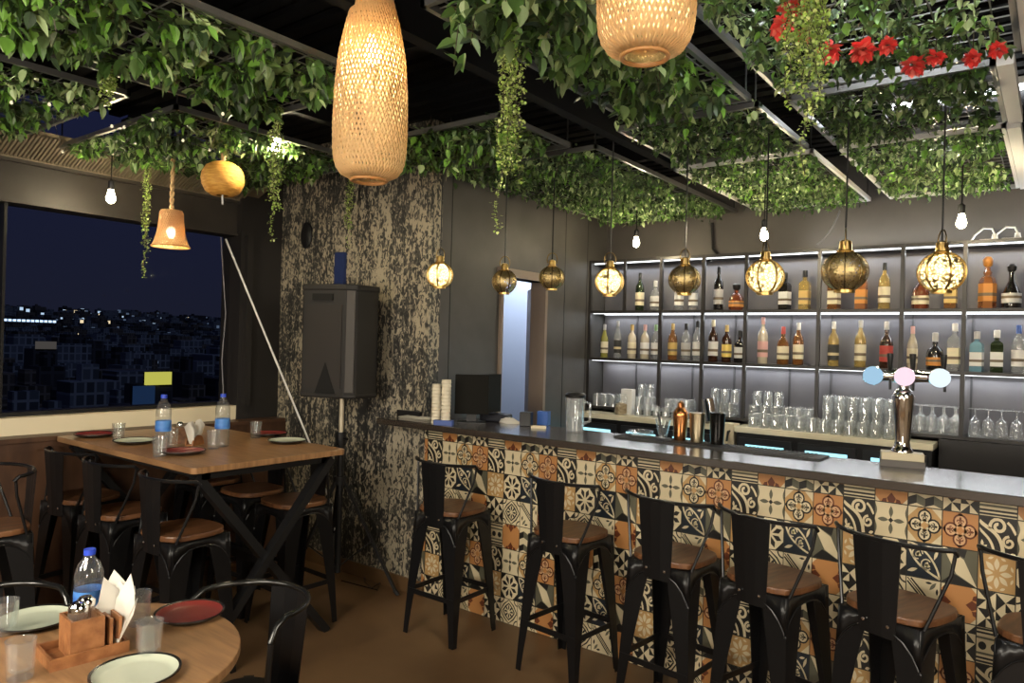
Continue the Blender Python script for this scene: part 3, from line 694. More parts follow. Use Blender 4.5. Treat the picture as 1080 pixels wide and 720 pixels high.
for z in ZS[1:]:
    if z < 2.2: MB().box(X0+.02, X1, SHY1-.05, SHY1-.035, z-.026, z-.0225).xf(iv).build('led_strip', LEDM, SH)
    lamp('AREA', ((X0+X1)/2, SHY1-.06, z-.04), 6.6 if z < 2.2 else 6.2, COOL, X1-X0-.1, (R(-12), 0, 0), .03)
lamp('AREA', (-.5, 5.42, 2.335), 3.5, COOL, 1.9, (pi, 0, 0), .05)
# LED channel visible at the front of the top board
MB().box(X0+.02, X1, SHY0+.03, SHY0+.042, 2.283, 2.2895).xf(iv).build('led_strip', LEDM, SH)
for z in ZS[1:3]: MB().box(X0+.02, X1, SHY0+.03, SHY0+.036, z-.0255, z-.0225).xf(iv).build('led_strip', LEDM, SH)
# back counters
MARB = noise_mat('cream_marble', srgb(214, 206, 178), srgb(236, 230, 206), 3, .25, 6); SCREEN = emit('fridge_glow', (.35, .80, .95), 1.5)
def back_unit(x0, x1, yf, label, doors):
    u = thing('bottle_fridge', label, 'back bar fridge', ((x0+x1)/2, 5.2, 0), 0, 'fridges along the back bar'); v = Matrix.Translation((-(x0+x1)/2, -5.2, 0))
    MB().box(x0, x1, yf+.03, 5.49, .02, 1.02).xf(v).build('body', BLACK, u)
    MB().box(x0-.01, x1+.01, yf, 5.235, 1.02, 1.06).xf(v).build('marble_top', MARB, u, bevel=.003)
    n_ = doors; w_ = (x1-x0)/n_
    for k in range(n_):
        a = x0+k*w_+.02; d_ = MB().box(a, a+w_-.04, yf+.01, yf+.03, .1, .985).xf(v).build('door', mat('fridge_door', (.02, .022, .026), .3), u)
        MB().box(a+.05, a+w_-.09, yf+.004, yf+.01, .2, .94).xf(v).build('lit_glass', SCREEN, d_)
        MB().box(a+.01, a+.025, yf-.012, yf+.01, .4, .8).xf(v).build('door_handle', CHROME, d_)
back_unit(-3.12, -1.96, 5.02, 'black back bar fridge with cream marble top, left of the gap', 3)
back_unit(-1.80, -.60, 5.02, 'black back bar fridge with cream marble top, behind the beer tower', 3)
o = MB().box(-.58, .75, 5.2, 5.49, 0, 1.078).build('back_cabinet', mat('cabinet_black', (.012, .010, .010), .4)); tag(o, 'plain black back bar cabinet at the right under the goblets', 'cabinet')
o = thing('power_box', 'cream switch box with black plugs between the two fridges', 'switch box', (-1.88, 5.1, 0))
MB().box(-.06, .06, -.06, .06, .96, 1.07).box(-.05, .05, -.02, .05, 0, .96).build('housing', CREAM, o); 
for x in (-.03, .03): MB().tube([(x, -.06, 1.02), (x, -.09, 1.02), (x-.004, -.1, .95)], .008, 6).build('plug', BLACK, o)

# bottles
BC = {}
def bmat(key, col, see):
    k = 'bottle_'+key
    if k in MAT: return MAT[k]
    m = mat(k, (*col, 1), .12); n = m.node_tree.nodes; L = m.node_tree.links
    tr = n.new('ShaderNodeBsdfTransparent'); tr.inputs[0].default_value = (*[min(1, c*1.6+.15) for c in col], 1); x = n.new('ShaderNodeMixShader'); x.inputs[0].default_value = see
    L.new(n['Principled BSDF'].outputs[0], x.inputs[1]); L.new(tr.outputs[0], x.inputs[2])
    lw = n.new('ShaderNodeLayerWeight'); pw_ = n.new('ShaderNodeMath'); pw_.operation = 'POWER'; pw_.inputs[1].default_value = 2.5; L.new(lw.outputs['Facing'], pw_.inputs[0])
    ma = n.new('ShaderNodeMath'); ma.operation = 'MULTIPLY_ADD'; ma.inputs[1].default_value = .6; ma.inputs[2].default_value = .05; L.new(pw_.outputs[0], ma.inputs[0])
    gl = n.new('ShaderNodeBsdfGlossy'); gl.inputs['Roughness'].default_value = .06; x2 = n.new('ShaderNodeMixShader'); L.new(ma.outputs[0], x2.inputs[0]); L.new(x.outputs[0], x2.inputs[1]); L.new(gl.outputs[0], x2.inputs[2])
    L.new(x2.outputs[0], n['Material Output'].inputs[0]); return m
GL = {'green': ((.02, .035, .012), .15), 'amber': ((.36, .17, .05), .6), 'clear': ((.55, .58, .58), .75), 'dark': ((.012, .010, .010), .05), 'orange': ((.46, .20, .07), .5), 'pale': ((.60, .45, .18), .62),
      'brown': ((.05, .018, .008), .1), 'red': ((.25, .07, .03), .35), 'olive': ((.40, .38, .10), .35), 'blue': ((.35, .60, .75), .6), 'cream': ((.62, .55, .42), .1)}
LC = {'cream': (.72, .66, .48), 'white': (.78, .78, .76), 'gold': (.60, .42, .14), 'dark': (.03, .03, .03), 'pink': (.72, .42, .40), 'yellow': (.80, .60, .16), 'silver': (.5, .5, .5), 'red': (.45, .06, .05), 'green': (.25, .42, .2), 'blue': (.08, .16, .5), 'orange': (.6, .25, .05), 'none': None}
def bottle(px, z, kind, h, glass, lab, cap, label):
    p = on(px, 340, 1, 5.33); g = bmat(glass, *GL[glass]); n_ = 18; q = 1
    if kind == 'round': r_, pr = .036, [(0, 0), (.95, 0), (1, .01), (1, .58), (.9, .66), (.42, .76), (.36, .80), (.36, .93)]
    elif kind == 'slim': r_, pr = .031, [(0, 0), (.95, 0), (1, .01), (1, .55), (.85, .64), (.42, .78), (.38, .93)]
    elif kind == 'short': r_, pr = .041, [(0, 0), (.95, 0), (1, .01), (1, .52), (.85, .62), (.4, .70), (.34, .78), (.34, .92)]
    elif kind == 'square': r_, pr, n_ = .046, [(0, 0), (.97, 0), (1, .01), (1, .64), (.9, .69), (.36, .75), (.34, .93)], 4
    elif kind == 'squat': r_, pr = .050, [(0, 0), (.9, 0), (1, .04), (1, .42), (.85, .54), (.4, .62), (.32, .70), (.32, .88)]
    elif kind == 'decanter': r_, pr, n_ = .058, [(0, 0), (.85, 0), (1, .08), (.95, .45), (.6, .60), (.3, .66), (.28, .80)], 8
    elif kind == 'bell': r_, pr = .052, [(0, 0), (.95, 0), (1, .03), (.9, .35), (.6, .5), (.32, .62), (.26, .85)]
    elif kind == 'ornate': r_, pr, n_ = .048, [(0, 0), (.9, 0), (1, .02), (.95, .5), (.8, .58), (.4, .64), (.5, .70), (.3, .74), (.3, .84)], 6
    P = [(a*r_, b_*h) for a, b_ in pr]
    bm = MB().lathe(P, n_)
    if n_ == 4: bm.xf(Matrix.Rotation(pi/4, 4, 'Z'))
    o = bm.build('liquor_bottle', g, None, (p.x, 5.33, z+.0008), random.uniform(-.2, .2)); tag(o, label, 'bottle', 'liquor bottles on the lit shelves')
    zc = pr[-1][1]*h-.03
    rc = pr[-1][0]*r_*1.12
    cm = MB().lathe([(rc, zc), (rc*1.02, h*.985), (rc*.8, h), (0, h)], 14)
    if kind in ('decanter', 'ornate', 'bell'): cm = MB().lathe([(rc*.9, zc+.02), (rc*1.5, zc+.03), (rc*1.7, h*.95), (rc, h), (0, h)], 12)
    cc = {'dark': (.015, .015, .015)}.get(cap, LC[cap]); cm.build('cap', mat('bottlecap_'+cap, cc, .35), o)
    if lab != 'none':
        z0_, z1_ = (.14, .48) if kind not in ('decanter', 'squat', 'bell') else (.12, .34); rr = r_*1.012
        lm = MB().lathe([(rr, h*z0_), (rr, h*z1_)], n_, m=0).lathe([(rr*1.006, h*(z0_+.10)), (rr*1.006, h*(z0_+.16))], n_, m=1)
        if n_ == 4: lm.xf(Matrix.Rotation(pi/4, 4, 'Z'))
        lm.build('paper_label', [mat('label_'+lab, LC[lab], .6), mat('label_print_'+('pale' if lab == 'dark' else 'dark'), (.6, .5, .3) if lab == 'dark' else (.16, .12, .08), .6)], o)
ORD = ['first', 'second', 'third', 'fourth', 'fifth', 'sixth', 'seventh', 'eighth', 'ninth', 'tenth', 'eleventh', 'twelfth', 'thirteenth', 'fourteenth', 'fifteenth', 'sixteenth', 'seventeenth', 'eighteenth', 'nineteenth', 'twentieth', 'twenty-first', 'twenty-second', 'twenty-third']
UP = [(674, 'round', .31, 'green', 'cream', 'dark'), (690.5, 'short', .24, 'clear', 'white', 'white'), (715.5, 'round', .29, 'clear', 'white', 'white'), (730.5, 'round', .28, 'clear', 'white', 'silver'),
      (757, 'round', .33, 'dark', 'silver', 'dark'), (776, 'decanter', .2, 'red', 'orange', 'dark'), (827, 'square', .27, 'dark', 'white', 'dark'), (848, 'square', .28, 'pale', 'gold', 'dark'),
      (879, 'square', .27, 'amber', 'cream', 'gold'), (907.5, 'square', .28, 'orange', 'orange', 'orange'), (931.7, 'round', .31, 'pale', 'cream', 'dark'), (970, 'squat', .25, 'red', 'cream', 'red'),
      (1002, 'square', .26, 'amber', 'gold', 'gold'), (1040.5, 'ornate', .32, 'orange', 'orange', 'orange'), (1066, 'bell', .27, 'dark', 'silver', 'dark')]
MID = [(638, 'slim', .28, 'olive', 'cream', 'silver'), (652, 'slim', .31, 'clear', 'dark', 'silver'), (667, 'round', .28, 'cream', 'cream', 'gold'), (680.7, 'round', .28, 'cream', 'white', 'pink'), (692, 'round', .28, 'clear', 'white', 'green'),
       (710, 'round', .29, 'amber', 'gold', 'gold'), (724, 'round', .29, 'clear', 'silver', 'dark'), (736, 'round', .31, 'clear', 'white', 'dark'), (752.7, 'round', .32, 'brown', 'white', 'cream'), (767, 'round', .28, 'brown', 'yellow', 'gold'),
       (781, 'short', .24, 'dark', 'white', 'dark'), (805, 'round', .34, 'cream', 'pink', 'pink'), (826.5, 'short', .27, 'amber', 'cream', 'red'), (842.6, 'round', .3, 'amber', 'cream', 'white'), (879.7, 'round', .31, 'pale', 'dark', 'white'),
       (908, 'round', .32, 'pale', 'cream', 'silver'), (935.5, 'short', .31, 'brown', 'red', 'silver'), (963, 'slim', .28, 'cream', 'cream', 'pink'), (987, 'squat', .24, 'dark', 'orange', 'silver'), (1007.5, 'square', .30, 'clear', 'cream', 'white'),
       (1031, 'square', .25, 'blue', 'white', 'silver'), (1052, 'square', .26, 'green', 'white', 'white'), (1075, 'round', .29, 'clear', 'white', 'blue')]
for lst, z, nm in ((UP, ZS[2], 'top'), (MID, ZS[1], 'middle')):
    for i, (px, k, h, g, lb, cp) in enumerate(lst):
        bottle(px, z, k, h, g, lb, cp, '%s %s bottle with %s label, %s from left on the %s shelf' % (g if g != 'pale' else 'pale gold', {'round': 'round', 'slim': 'slim', 'short': 'short', 'square': 'square', 'squat': 'squat', 'decanter': 'decanter', 'bell': 'bell-shaped', 'ornate': 'ornate'}[k], lb, ORD[i], nm))

# glasses on the back bar
rk = tumbler_mb(.036, .10, 14).build('tumbler', GLASSW); used = [False]
def rack(x, y, z, label, group, sc=1.0):
    if not used[0]: used[0] = True; o = rk
    else: o = rk.copy(); COL.objects.link(o)
    o.location = (x, y, z+.1*sc); o.rotation_euler = (pi, 0, random.random()); o.scale = (sc,)*3
    tag(o, label, 'glass', group)
def row(x0, x1, y, z, label, group, step=.078, sc=1.0):
    n_ = int((x1-x0)/step)
    for i in range(n_+1): rack(x0+i*step+random.uniform(-.002, .002), y, z, label, group, sc)
LB1 = ('upturned clear glass tumbler racked on the lowest lit shelf', 'tumblers on the lowest lit shelf')
for x0, x1 in ((-3.09, -2.56), (-2.44, -2.21), (-2.10, -1.88), (-1.77, -1.37)):
    for y in (5.30, 5.39): row(x0, x1, y, 1.1, *LB1)
LB2 = ('upturned tumbler stacked on another on the lowest lit shelf', 'second layer tumblers on the lowest lit shelf')
row(-1.26, -.87, 5.30, 1.1, *LB1); row(-1.26, -.87, 5.39, 1.1, *LB1); row(-1.26, -.87, 5.30, 1.2005, *LB2); row(-1.26, -.87, 5.39, 1.2005, *LB2)
row(-2.70, -2.56, 5.35, 1.2005, *LB2); row(-2.08, -1.90, 5.34, 1.2005, *LB2); row(-1.76, -1.55, 5.345, 1.2005, *LB2)
LB3 = ('upturned clear tumbler standing on the cream marble back bar top', 'tumblers on the marble top')
for y in (5.085, 5.165):
    row(-1.70, -.72, y, 1.06, *LB3, sc=.95)
row(-2.62, -2.2, 5.14, 1.06, *LB3, sc=.9)
gob = MB().lathe([(0, .0), (.034, 0), (.036, .004), (.030, .10), (.012, .115), (.0045, .13), (.0045, .165), (.036, .172), (.036, .176), (0, .176)], 18).build('goblet', GLASSW); ug = [False]
def goblet(x, y, label, group):
    if not ug[0]: ug[0] = True; o = gob
    else: o = gob.copy(); COL.objects.link(o)
    o.location = (x, y, 1.1005); tag(o, label, 'glass', group)
for i in range(5):
    for y in (5.30, 5.39): goblet(-.765+i*.064, y, 'upturned stemmed glass in the rows behind the beer tower', 'stemmed glasses behind the beer tower')
for i, (px, lb) in enumerate(((1028, 'first upturned goblet right of the last shelf post'), (1042, 'second upturned goblet right of the last shelf post'), (1056, 'third upturned goblet right of the last shelf post'), (1072, 'goblet standing apart at the right end of the low shelf'))):
    p = on(px, 455, 1, 5.31); goblet(p.x, 5.31, lb, 'goblets at the right end')
p = on(655, 430, 1, 5.14); o = thing('glass_jar', 'clear glass jar filled with brown nuts on the left back bar', 'jar', (p.x, 5.14, 1.06)); MB().lathe([(0, 0), (.05, 0), (.055, .02), (.055, .13), (.045, .15), (.045, .165)], 20).build('jar', GLASS, o); MB().lathe([(0, .004), (.045, .004), (.048, .02), (.046, .08), (0, .095)], 16).build('contents', noise_mat('nuts', (.2, .12, .05), (.5, .4, .25), 60, .6), o)
o = MB().prism(rrect(-.05, .05, -.035, .035, .01), 0, .2, 2).build('paper_pack', WHITEP, None, (p.x+.035, 5.19, 1.06)); tag(o, 'white pack of paper standing behind the jar of nuts', 'pack')
p = on(748, 430, 1, 5.12); o = MB().lathe([(0, 0), (.04, 0), (.05, .01), (.055, .17), (.052, .17), (.046, .012), (0, .012)], 20).xf(Matrix.Rotation(R(-9), 4, 'Y')).build('steel_tin', CHROME, None, (p.x+.03, 5.10, 1.066)); tag(o, 'tall leaning steel mixing tin on the marble behind the black shaker', 'mixing tin')
# things on top of the shelving
for px, lb in ((1043, 'white wall socket with a cable loop on top of the shelf, left one'), (1067, 'white wall socket with a cable loop on top of the shelf, right one')):
    p = on(px, 250, 1, 5.4); o = thing('cable_socket', lb, 'socket', (p.x, 5.4, 2.3125), 0, 'white sockets on the shelf top')
    MB().box(-.05, .05, -.02, .02, 0, .02).build('plate', WHITEP, o)
    MB().tube([(.03, 0, .02), (.03, 0, .05), (.015, 0, .085), (-.03, 0, .09), (-.075, 0, .05), (-.1, 0, .004)], .006, 8).build('cable', WHITEP, o); MB().lathe([(.018, .018), (.014, .05), (0, .055)], 12, (.03, 0, 0)).build('plug', WHITEP, o)
o = MB().tube([on(751, 235, 1, YB-.02), on(752, 262, 1, YB-.02), on(758, 268, 1, YB-.02), on(748, 275, 1, YB-.15)], .012, 8).build('black_cable', BLACK); tag(o, 'black cable hanging on the back wall above the shelves', 'cable')
o = MB().tube([on(886, 222, 1, 5.3), on(878, 240, 1, 5.25), on(868, 253, 1, 5.25), on(862, 258, 1, 5.26)], .006, 8).build('grey_cable', mat('grey_cable', (.2, .2, .22), .5)); tag(o, 'pale curved cable dropping from the plants to the shelf top', 'cable')

# ------------------------------------------------------------------ things on the counter
def C(px, py): p = on(px, py, 2, CZ); return Vector((p.x, p.y, CZ+.0005))
MATR = mat('rubber_mat', (.018, .018, .018), .6)
a0, a1 = C(668, 462), C(866, 486)
o = MB(); o.box(-1.93, -.86, 3.50, 3.675, CZ, CZ+.008)
for i in range(52): o.box(-1.94+i*.02, -1.932+i*.02, 3.505, 3.67, CZ+.008, CZ+.011)
o = o.build('bar_mat', MATR); tag(o, 'long black rubber bar mat along the counter behind the shakers', 'bar mat')
def shk(px, py, name, prof, m, label, cat='shaker', zo=.0115, yy=3.615):
    p = on(px, py+3, 1, yy); o = MB().lathe(prof, 24).build(name, m, None, (p.x, p.y, CZ+zo)); return tag(o, label, cat)
COPPER = mat('copper', (.62, .27, .10), .22, 1); GOLDT = mat('champagne_metal', (.50, .42, .28), .3, 1); BTIN = mat('black_tin', (.015, .014, .013), .12, .6)
shk(717, 461, 'cocktail_shaker', [(0, 0), (.030, 0), (.034, .02), (.040, .13), (.040, .145), (.024, .17), (.018, .175), (.018, .195), (.008, .205), (0, .207)], COPPER, 'copper cocktail shaker on the bar mat')
shk(735, 464, 'shaker_tin', [(0, 0), (.033, 0), (.034, .01), (.042, .15), (.040, .152), (0, .148)], GOLDT, 'champagne coloured metal shaker tin between copper and black shakers')
shk(756, 467, 'shaker_tin', [(0, 0), (.033, 0), (.033, .012), (.040, .155), (.042, .16), (.038, .162), (0, .155)], BTIN, 'glossy black shaker tin on the bar mat')
o = shk(699, 459, 'cocktail_glass', [(0, 0), (.020, 0), (.022, .01), (.042, .10), (.039, .10), (.018, .015), (0, .014)], GLASS, 'clear glass holding bar tools left of the copper shaker', 'glass')
MB().tube([(.0, .005, .016), (-.034, .0, .14)], .006, 6).tube([(.005, -.004, .016), (.02, .01, .09)], .004, 6).build('bar_spoon', BLACK, o)
o = shk(676, 457, 'glass_ashtray', [(0, 0), (.05, 0), (.065, .012), (.068, .03), (.055, .03), (.045, .012), (0, .010)], GLASS, 'low clear glass ashtray at the left end of the bar mat', 'ashtray')
shk(606, 450, 'water_jug', [(0, 0), (.048, 0), (.05, .01), (.058, .2), (.055, .2), (.047, .012), (0, .011)], GLASSW, 'tall clear glass jug with a black lid on the counter', 'jug', zo=.0005, yy=3.55)
jj = bpy.data.objects['water_jug']; MB().lathe([(.059, .198), (.061, .215), (.05, .225), (0, .226)], 20).build('lid', BLACK, jj); MB().tube([(.055, 0, .18), (.1, 0, .17), (.1, 0, .07), (.052, 0, .05)], .008, 8).build('handle', GLASSW, jj)
# beer tower
p = on(951, 490, 1, 3.64); BT = thing('beer_tower', 'chrome beer tap tower with three glowing round badges', 'beer tower', (p.x, p.y-.0, CZ), R(12))
MB().box(-.085, .085, -.045, .045, .028, .062).build('base_block', mat('pale_wood', (.52, .45, .30), .4), BT, bevel=.003); MB().box(-.088, .088, -.047, .047, 0, .028).build('base_plinth', mat('dark_plinth', (.06, .05, .04), .4), BT)
MB().lathe([(.045, .062), (.045, .072), (.034, .085), (.030, .11), (.040, .23), (.044, .30), (.044, .318), (.034, .335), (.022, .345), (.022, .37)], 28).build('column', CHROME, BT)
MB().tube([(-.155, 0, .40), (-.12, 0, .40), (-.06, 0, .40), (0, 0, .405), (.06, 0, .40), (.12, 0, .40), (.155, 0, .40)], [.016, .022, .024, .040, .024, .022, .016], 16).build('crossbar', CHROME, BT)
for x, c in ((-.125, (.45, .72, .95)), (0, (1, .70, .80)), (.135, (.78, .90, 1))):
    d_ = MB().lathe([(.040, 0), (.044, .008), (.040, .018), (0, .0182)], 28).xf(Matrix.Translation((x, -.025, .40)) @ Matrix.Rotation(pi/2, 4, 'X')).build('badge', CHROME, BT)
    MB().lathe([(.0415, .0185), (.038, .026), (.022, .031), (0, .033)], 28).xf(Matrix.Translation((x, -.025, .40)) @ Matrix.Rotation(pi/2, 4, 'X')).build('badge_light', emit('badge_%d' % int(x*1000), c, .95 if x > -.1 else .7), d_)
for x in (-.09, .0, .12):
    MB().tube([(x+.035, .0, .42), (x+.035, .02, .44), (x+.035, .03, .50)], [.008, .010, .014], 10).build('tap_handle', BLACK, BT)
    MB().tube([(x+.035, -.01, .39), (x+.035, -.03, .385), (x+.035, -.03, .34)], .006, 8).build('spout', BLACK, BT)
# till end of the counter
p = C(497, 446); MN = thing('monitor', 'black back of a monitor standing on the counter end', 'monitor', p, R(38))
MB().box(-.105, .105, -.012, .012, .055, .30).build('screen', mat('monitor_black', (.007, .0065, .005), .75, 0, Specular_IOR_Level=.15), MN, bevel=.005); MB().box(-.012, .20, .012, .05, .06, .30).xf(Matrix.Translation((.09, 0, 0)) @ Matrix.Rotation(R(60), 4, 'Z') @ Matrix.Translation((-.0, 0, 0))).build('side_screen', mat('monitor_black', (.007, .0065, .005), .75, 0, Specular_IOR_Level=.15), MN)
MB().box(-.03, .03, .015, .035, .008, .2).build('neck', BLACK, MN); MB().box(-.09, .09, -.05, .09, 0, .008).build('foot', BLACK, MN)
for px, h, lb in ((460, .24, 'tall stack of cream paper cups beside the monitor, left one'), (470, .27, 'tall stack of cream paper cups beside the monitor, right one')):
    p = on(px, 437, 1, 3.25); o = MB()
    o.lathe([(0, 0), (.024, 0)], 18)
    for k in range(12): o.lathe([(.026, k*h/12), (.030, k*h/12+.004), (.027, (k+1)*h/12)], 18)
    o.lathe([(.03, h), (0, h-.004)], 18); o = o.build('cup_stack', mat('cream_cup', (.66, .60, .46), .6), None, (p.x, p.y, CZ+.0005)); tag(o, lb, 'cup stack', 'cream cup stacks')
p = on(437, 440, 1, 3.245); pp = MB(); random.seed(3)
for k in range(7): pp.xf(Matrix.Identity(4)); pp.add([(Matrix.Rotation(random.uniform(-.25, .25), 4, 'Z') @ Vector((x, y, k*.004+.001+zz))) for zz in (0, .003) for x, y in ((-.11, -.04), (.11, -.04), (.11, .04), (-.11, .04))], [(3, 2, 1, 0), (4, 5, 6, 7), (0, 1, 5, 4), (1, 2, 6, 5), (2, 3, 7, 6), (3, 0, 4, 7)])
o = pp.build('paper_stack', WHITE, None, (p.x+.02, p.y+.0, CZ), R(4)); tag(o, 'untidy stack of white papers on the counter end', 'papers')
o = MB().box(-.10, .10, -.012, .012, 0, .055).build('card_reader', BLACK, None, (-3.28, YM-.03, CZ), 0); tag(o, 'flat black device lying behind the papers against the mural', 'device')
p = on(468, 443, 1, 3.23); p.z = CZ+.0005; o = MB().prism(rrect(-.06, .06, -.025, .025, .01), 0, .028).build('blue_packet', mat('blue_packet', srgb(60, 84, 150), .5), None, p, R(30)); tag(o, 'blue and white packet lying by the papers', 'packet')
p = C(537, 446); o = MB().lathe([(.0, .03), (.03, .03), (.06, .02), (.08, .004), (.085, 0), (0, 0)], 14, squash=.5)
o.v = [(x+random.uniform(-.006, .006), y+random.uniform(-.006, .006), z*random.uniform(.8, 1.3)) for x, y, z in o.v]; o = o.build('white_cloth', WHITE, None, p); tag(o, 'crumpled white cloth on the counter left of the black box', 'cloth')
p = C(555, 449); o = MB().box(-.035, .035, -.03, .03, 0, .085).build('black_box', BLACK, None, p, R(20), bevel=.003); tag(o, 'small black box on the counter beside a blue carton', 'box')
p = C(570, 448); o = MB().box(-.035, .035, -.025, .025, 0, .085).build('blue_carton', mat('blue_carton', srgb(48, 92, 170), .5), None, p+Vector((.01, .02, 0)), R(15)); tag(o, 'blue carton standing behind the small black box', 'carton')
p = C(568, 451.5); o = MB().prism(rrect(-.045, .045, -.02, .02, .01), 0, .014).build('cream_sachet', CREAM, None, p, R(25)); tag(o, 'cream sachet lying in front of the blue carton', 'sachet')
p = C(523, 444); o = MB().prism(rrect(-.10, .10, -.05, .05, .02), 0, .05).build('dark_bag', mat('dark_bag', (.008, .009, .016), .6), None, p, R(10), bevel=.01); tag(o, 'dark blue-black folded bag behind the monitor', 'bag')

# ------------------------------------------------------------------ hanging lamps
def cord(a, b_, r_=.004): return MB().tube([a, b_], r_, 6)
LANT = [(464, 290, 1), (532, 297, 0), (582, 293, 0), (643, 297, 1), (722, 295, 0), (807, 292, 1), (891, 286, 0), (993, 287, 1)]
OPEN_D = openwork('pierced_brass', (.56, .43, .20, 1), .2, 85, .45); OPEN_L = openwork('pierced_brass_pale', (.66, .52, .26, 1), .13, 72); LINER = translucent('lamp_liner', (.86, .76, .50), .85)
DBR = mat('dark_brass', (.20, .14, .06), .35, 1.0)
for i, (px, py, lit) in enumerate(LANT):
    c_ = on(px, py, 1, 3.42 if i else 3.16); r_ = [.078, .075, .070, .078, .077, .083, .094, .086][i]
    lb = '%s pierced brass globe lantern, %s from the left over the bar' % ('glowing' if lit else 'unlit dark', ORD[i])
    t = thing('globe_lantern', lb, 'lantern', (c_.x, c_.y, c_.z), R(i*17), 'brass globe lanterns over the bar')
    prof = [(r_*sin(R(a)), -r_*.95*cos(R(a))) for a in range(22, 162, 8)]
    MB().lathe(prof, 32).build('globe', OPEN_L if lit else OPEN_D, t)
    rb = MB()
    for k in range(6 if lit else 8):
        a = 2*pi*k/(6 if lit else 8); rb.tube([(1.012*x*cos(a), 1.012*x*sin(a), z) for x, z in prof], .0045 if lit else .003, 6)
    rb.build('ribs', BRASS if lit else DBR, t)
    MB().lathe([(r_*.40, -r_*.86), (r_*.46, -r_*.88), (r_*.46, -r_*1.0), (r_*.40, -r_*1.0)], 24).build('bottom_ring', BRASS, t)
    MB().lathe([(r_*.36, r_*.86), (r_*.40, r_*.95), (r_*.30, r_*1.0), (r_*.26, r_*1.4), (r_*.1, r_*1.48), (0, r_*1.48)], 20).build('collar', BRASS, t)
    MB().tube([(r_*.42*cos(R(a)), 0, r_*1.5+r_*.52*sin(R(a))) for a in range(-40, 221, 13)], .003, 6).build('hoop', DBR, t)
    cord((0, 0, r_*1.48), (0, 0, ZG+.05-c_.z)).build('cord', BLACK, t)
    if lit:
        MB().lathe([(.88*x, .92*z) for x, z in prof], 24).build('liner', LINER, t)
        MB().lathe([(0, -.035), (.016, -.028), (.022, -.01), (.012, .02), (.01, .04)], 12).build('bulb', bulbglass('lantern_bulb', (1, .86, .55), 8), t)
        lamp('POINT', c_, .7, (1, .88, .62), .02)
# bare bulbs
def bare_bulb(px, py, y, label, top=ZG+.05, pw=8, x=None):
    p = on(px, py, 1, y) if x is None else on(px, py, 0, x)
    t = thing('bare_bulb', label, 'light bulb', p, 0, 'bare hanging bulbs')
    MB().lathe([(0, -.042), (.014, -.037), (.024, -.022), (.0255, -.008), (.018, .016), (.013, .04)], 18).build('bulb', bulbglass('bulb_glow', (1, .88, .62), 16), t)
    MB().lathe([(.016, .038), (.018, .045), (.018, .085), (.008, .095)], 14).build('socket', BLACK, t); cord((0, 0, .09), (0, 0, top-p.z)).build('cord', BLACK, t)
    lamp('POINT', p, pw, (1, .82, .52), .03); return t
bare_bulb(117, 207, 0, 'bare glowing bulb hanging before the window beam', pw=6, x=-4.35)
bare_bulb(291, 154, 2.35, 'bare glowing bulb among the trailing vine near the mural', pw=20)
bare_bulb(671, 255, 4.9, 'bare glowing bulb under the plants above the left shelf end', pw=10)
bare_bulb(806, 247, 4.5, 'bare glowing bulb above the middle of the bottle shelves', pw=14)
bare_bulb(1014, 233, 4.6, 'bare glowing bulb near the right end of the shelves', pw=14)
# woven bamboo pendants
BAMB = translucent('bamboo_strip', (.84, .64, .34), .55, .5)
def woven(prof, n_strips, tw, w_, centre=None):
    """crossing helical strips over a surface of revolution"""
    bm = MB(); K = 34
    zs = [prof[0][1]+(prof[-1][1]-prof[0][1])*i/K for i in range(K+1)]
    def rad(z):
        for (r0, z0), (r1, z1_) in zip(prof, prof[1:]):
            if min(z0, z1_) <= z <= max(z0, z1_): return r0+(r1-r0)*(0 if z1_ == z0 else (z-z0)/(z1_-z0))
        return prof[-1][0]
    for s_ in (-1, 1):
        for k in range(n_strips):
            vs = []
            for i, z in enumerate(zs):
                a = 2*pi*k/n_strips+s_*tw*i/K; r_ = rad(z)+(.0012 if (i+k) % 2 else -.0012)*s_
                da = w_/max(r_, .03)/2
                vs += [(r_*cos(a-da), r_*sin(a-da), z), (r_*cos(a+da), r_*sin(a+da), z)]
            bm.add(vs, [(2*i, 2*i+1, 2*i+3, 2*i+2) for i in range(K)], 0, True)
    return bm
def big_pendant(px, pybot, depth, label, dz, pw):
    d = CR*((px-540)/F_PX)-CU*((pybot-360)/F_PX)+_F; p = EYE+d*depth
    t = thing('bamboo_pendant', label, 'pendant lamp', p, 0, 'woven bamboo pendants')
    R0 = .125
    prof = [(.058, .002), (.082, .010), (.104, .028), (.117, .055), (.123, .10), (.125, .18), (.122, .30), (.112, .42), (.090, .53), (.062, .63), (.045, .70)]
    woven(prof, 58, 2.2, .0078).build('woven_shade', BAMB, t, solid=.0012)
    MB().tube([(.058*cos(2*pi*k/32), .058*sin(2*pi*k/32), .003) for k in range(32)], .006, 8, closed=True).build('bottom_rim', mat('bamboo_rim', (.42, .20, .06), .5), t)
    woven([(.006, .016), (.035, .015), (.058, .008)], 22, 1.2, .005).build('woven_base', BAMB, t, solid=.001)
    MB().tube([(.046*cos(2*pi*k/24), .046*sin(2*pi*k/24), .70) for k in range(24)], .005, 8, closed=True).build('top_rim', mat('bamboo_rim', (.42, .20, .06), .5), t)
    MB().lathe([(0, dz-.05), (.022, dz-.04), (.032, dz-.015), (.02, dz+.03), (.013, dz+.05)], 16).build('bulb', bulbglass('pendant_bulb', (1, .88, .62), 26), t)
    MB().tube([(0, 0, dz+.05), (0, 0, ZC-p.z)], .005, 8).build('cord', BLACK, t)
    lamp('POINT', p+Vector((0, 0, dz)), pw*1.5, (1, .83, .52), .035)
big_pendant(389, 191, 2.44, 'tall bottle-shaped woven bamboo pendant lamp, wholly in view', .44, 16)
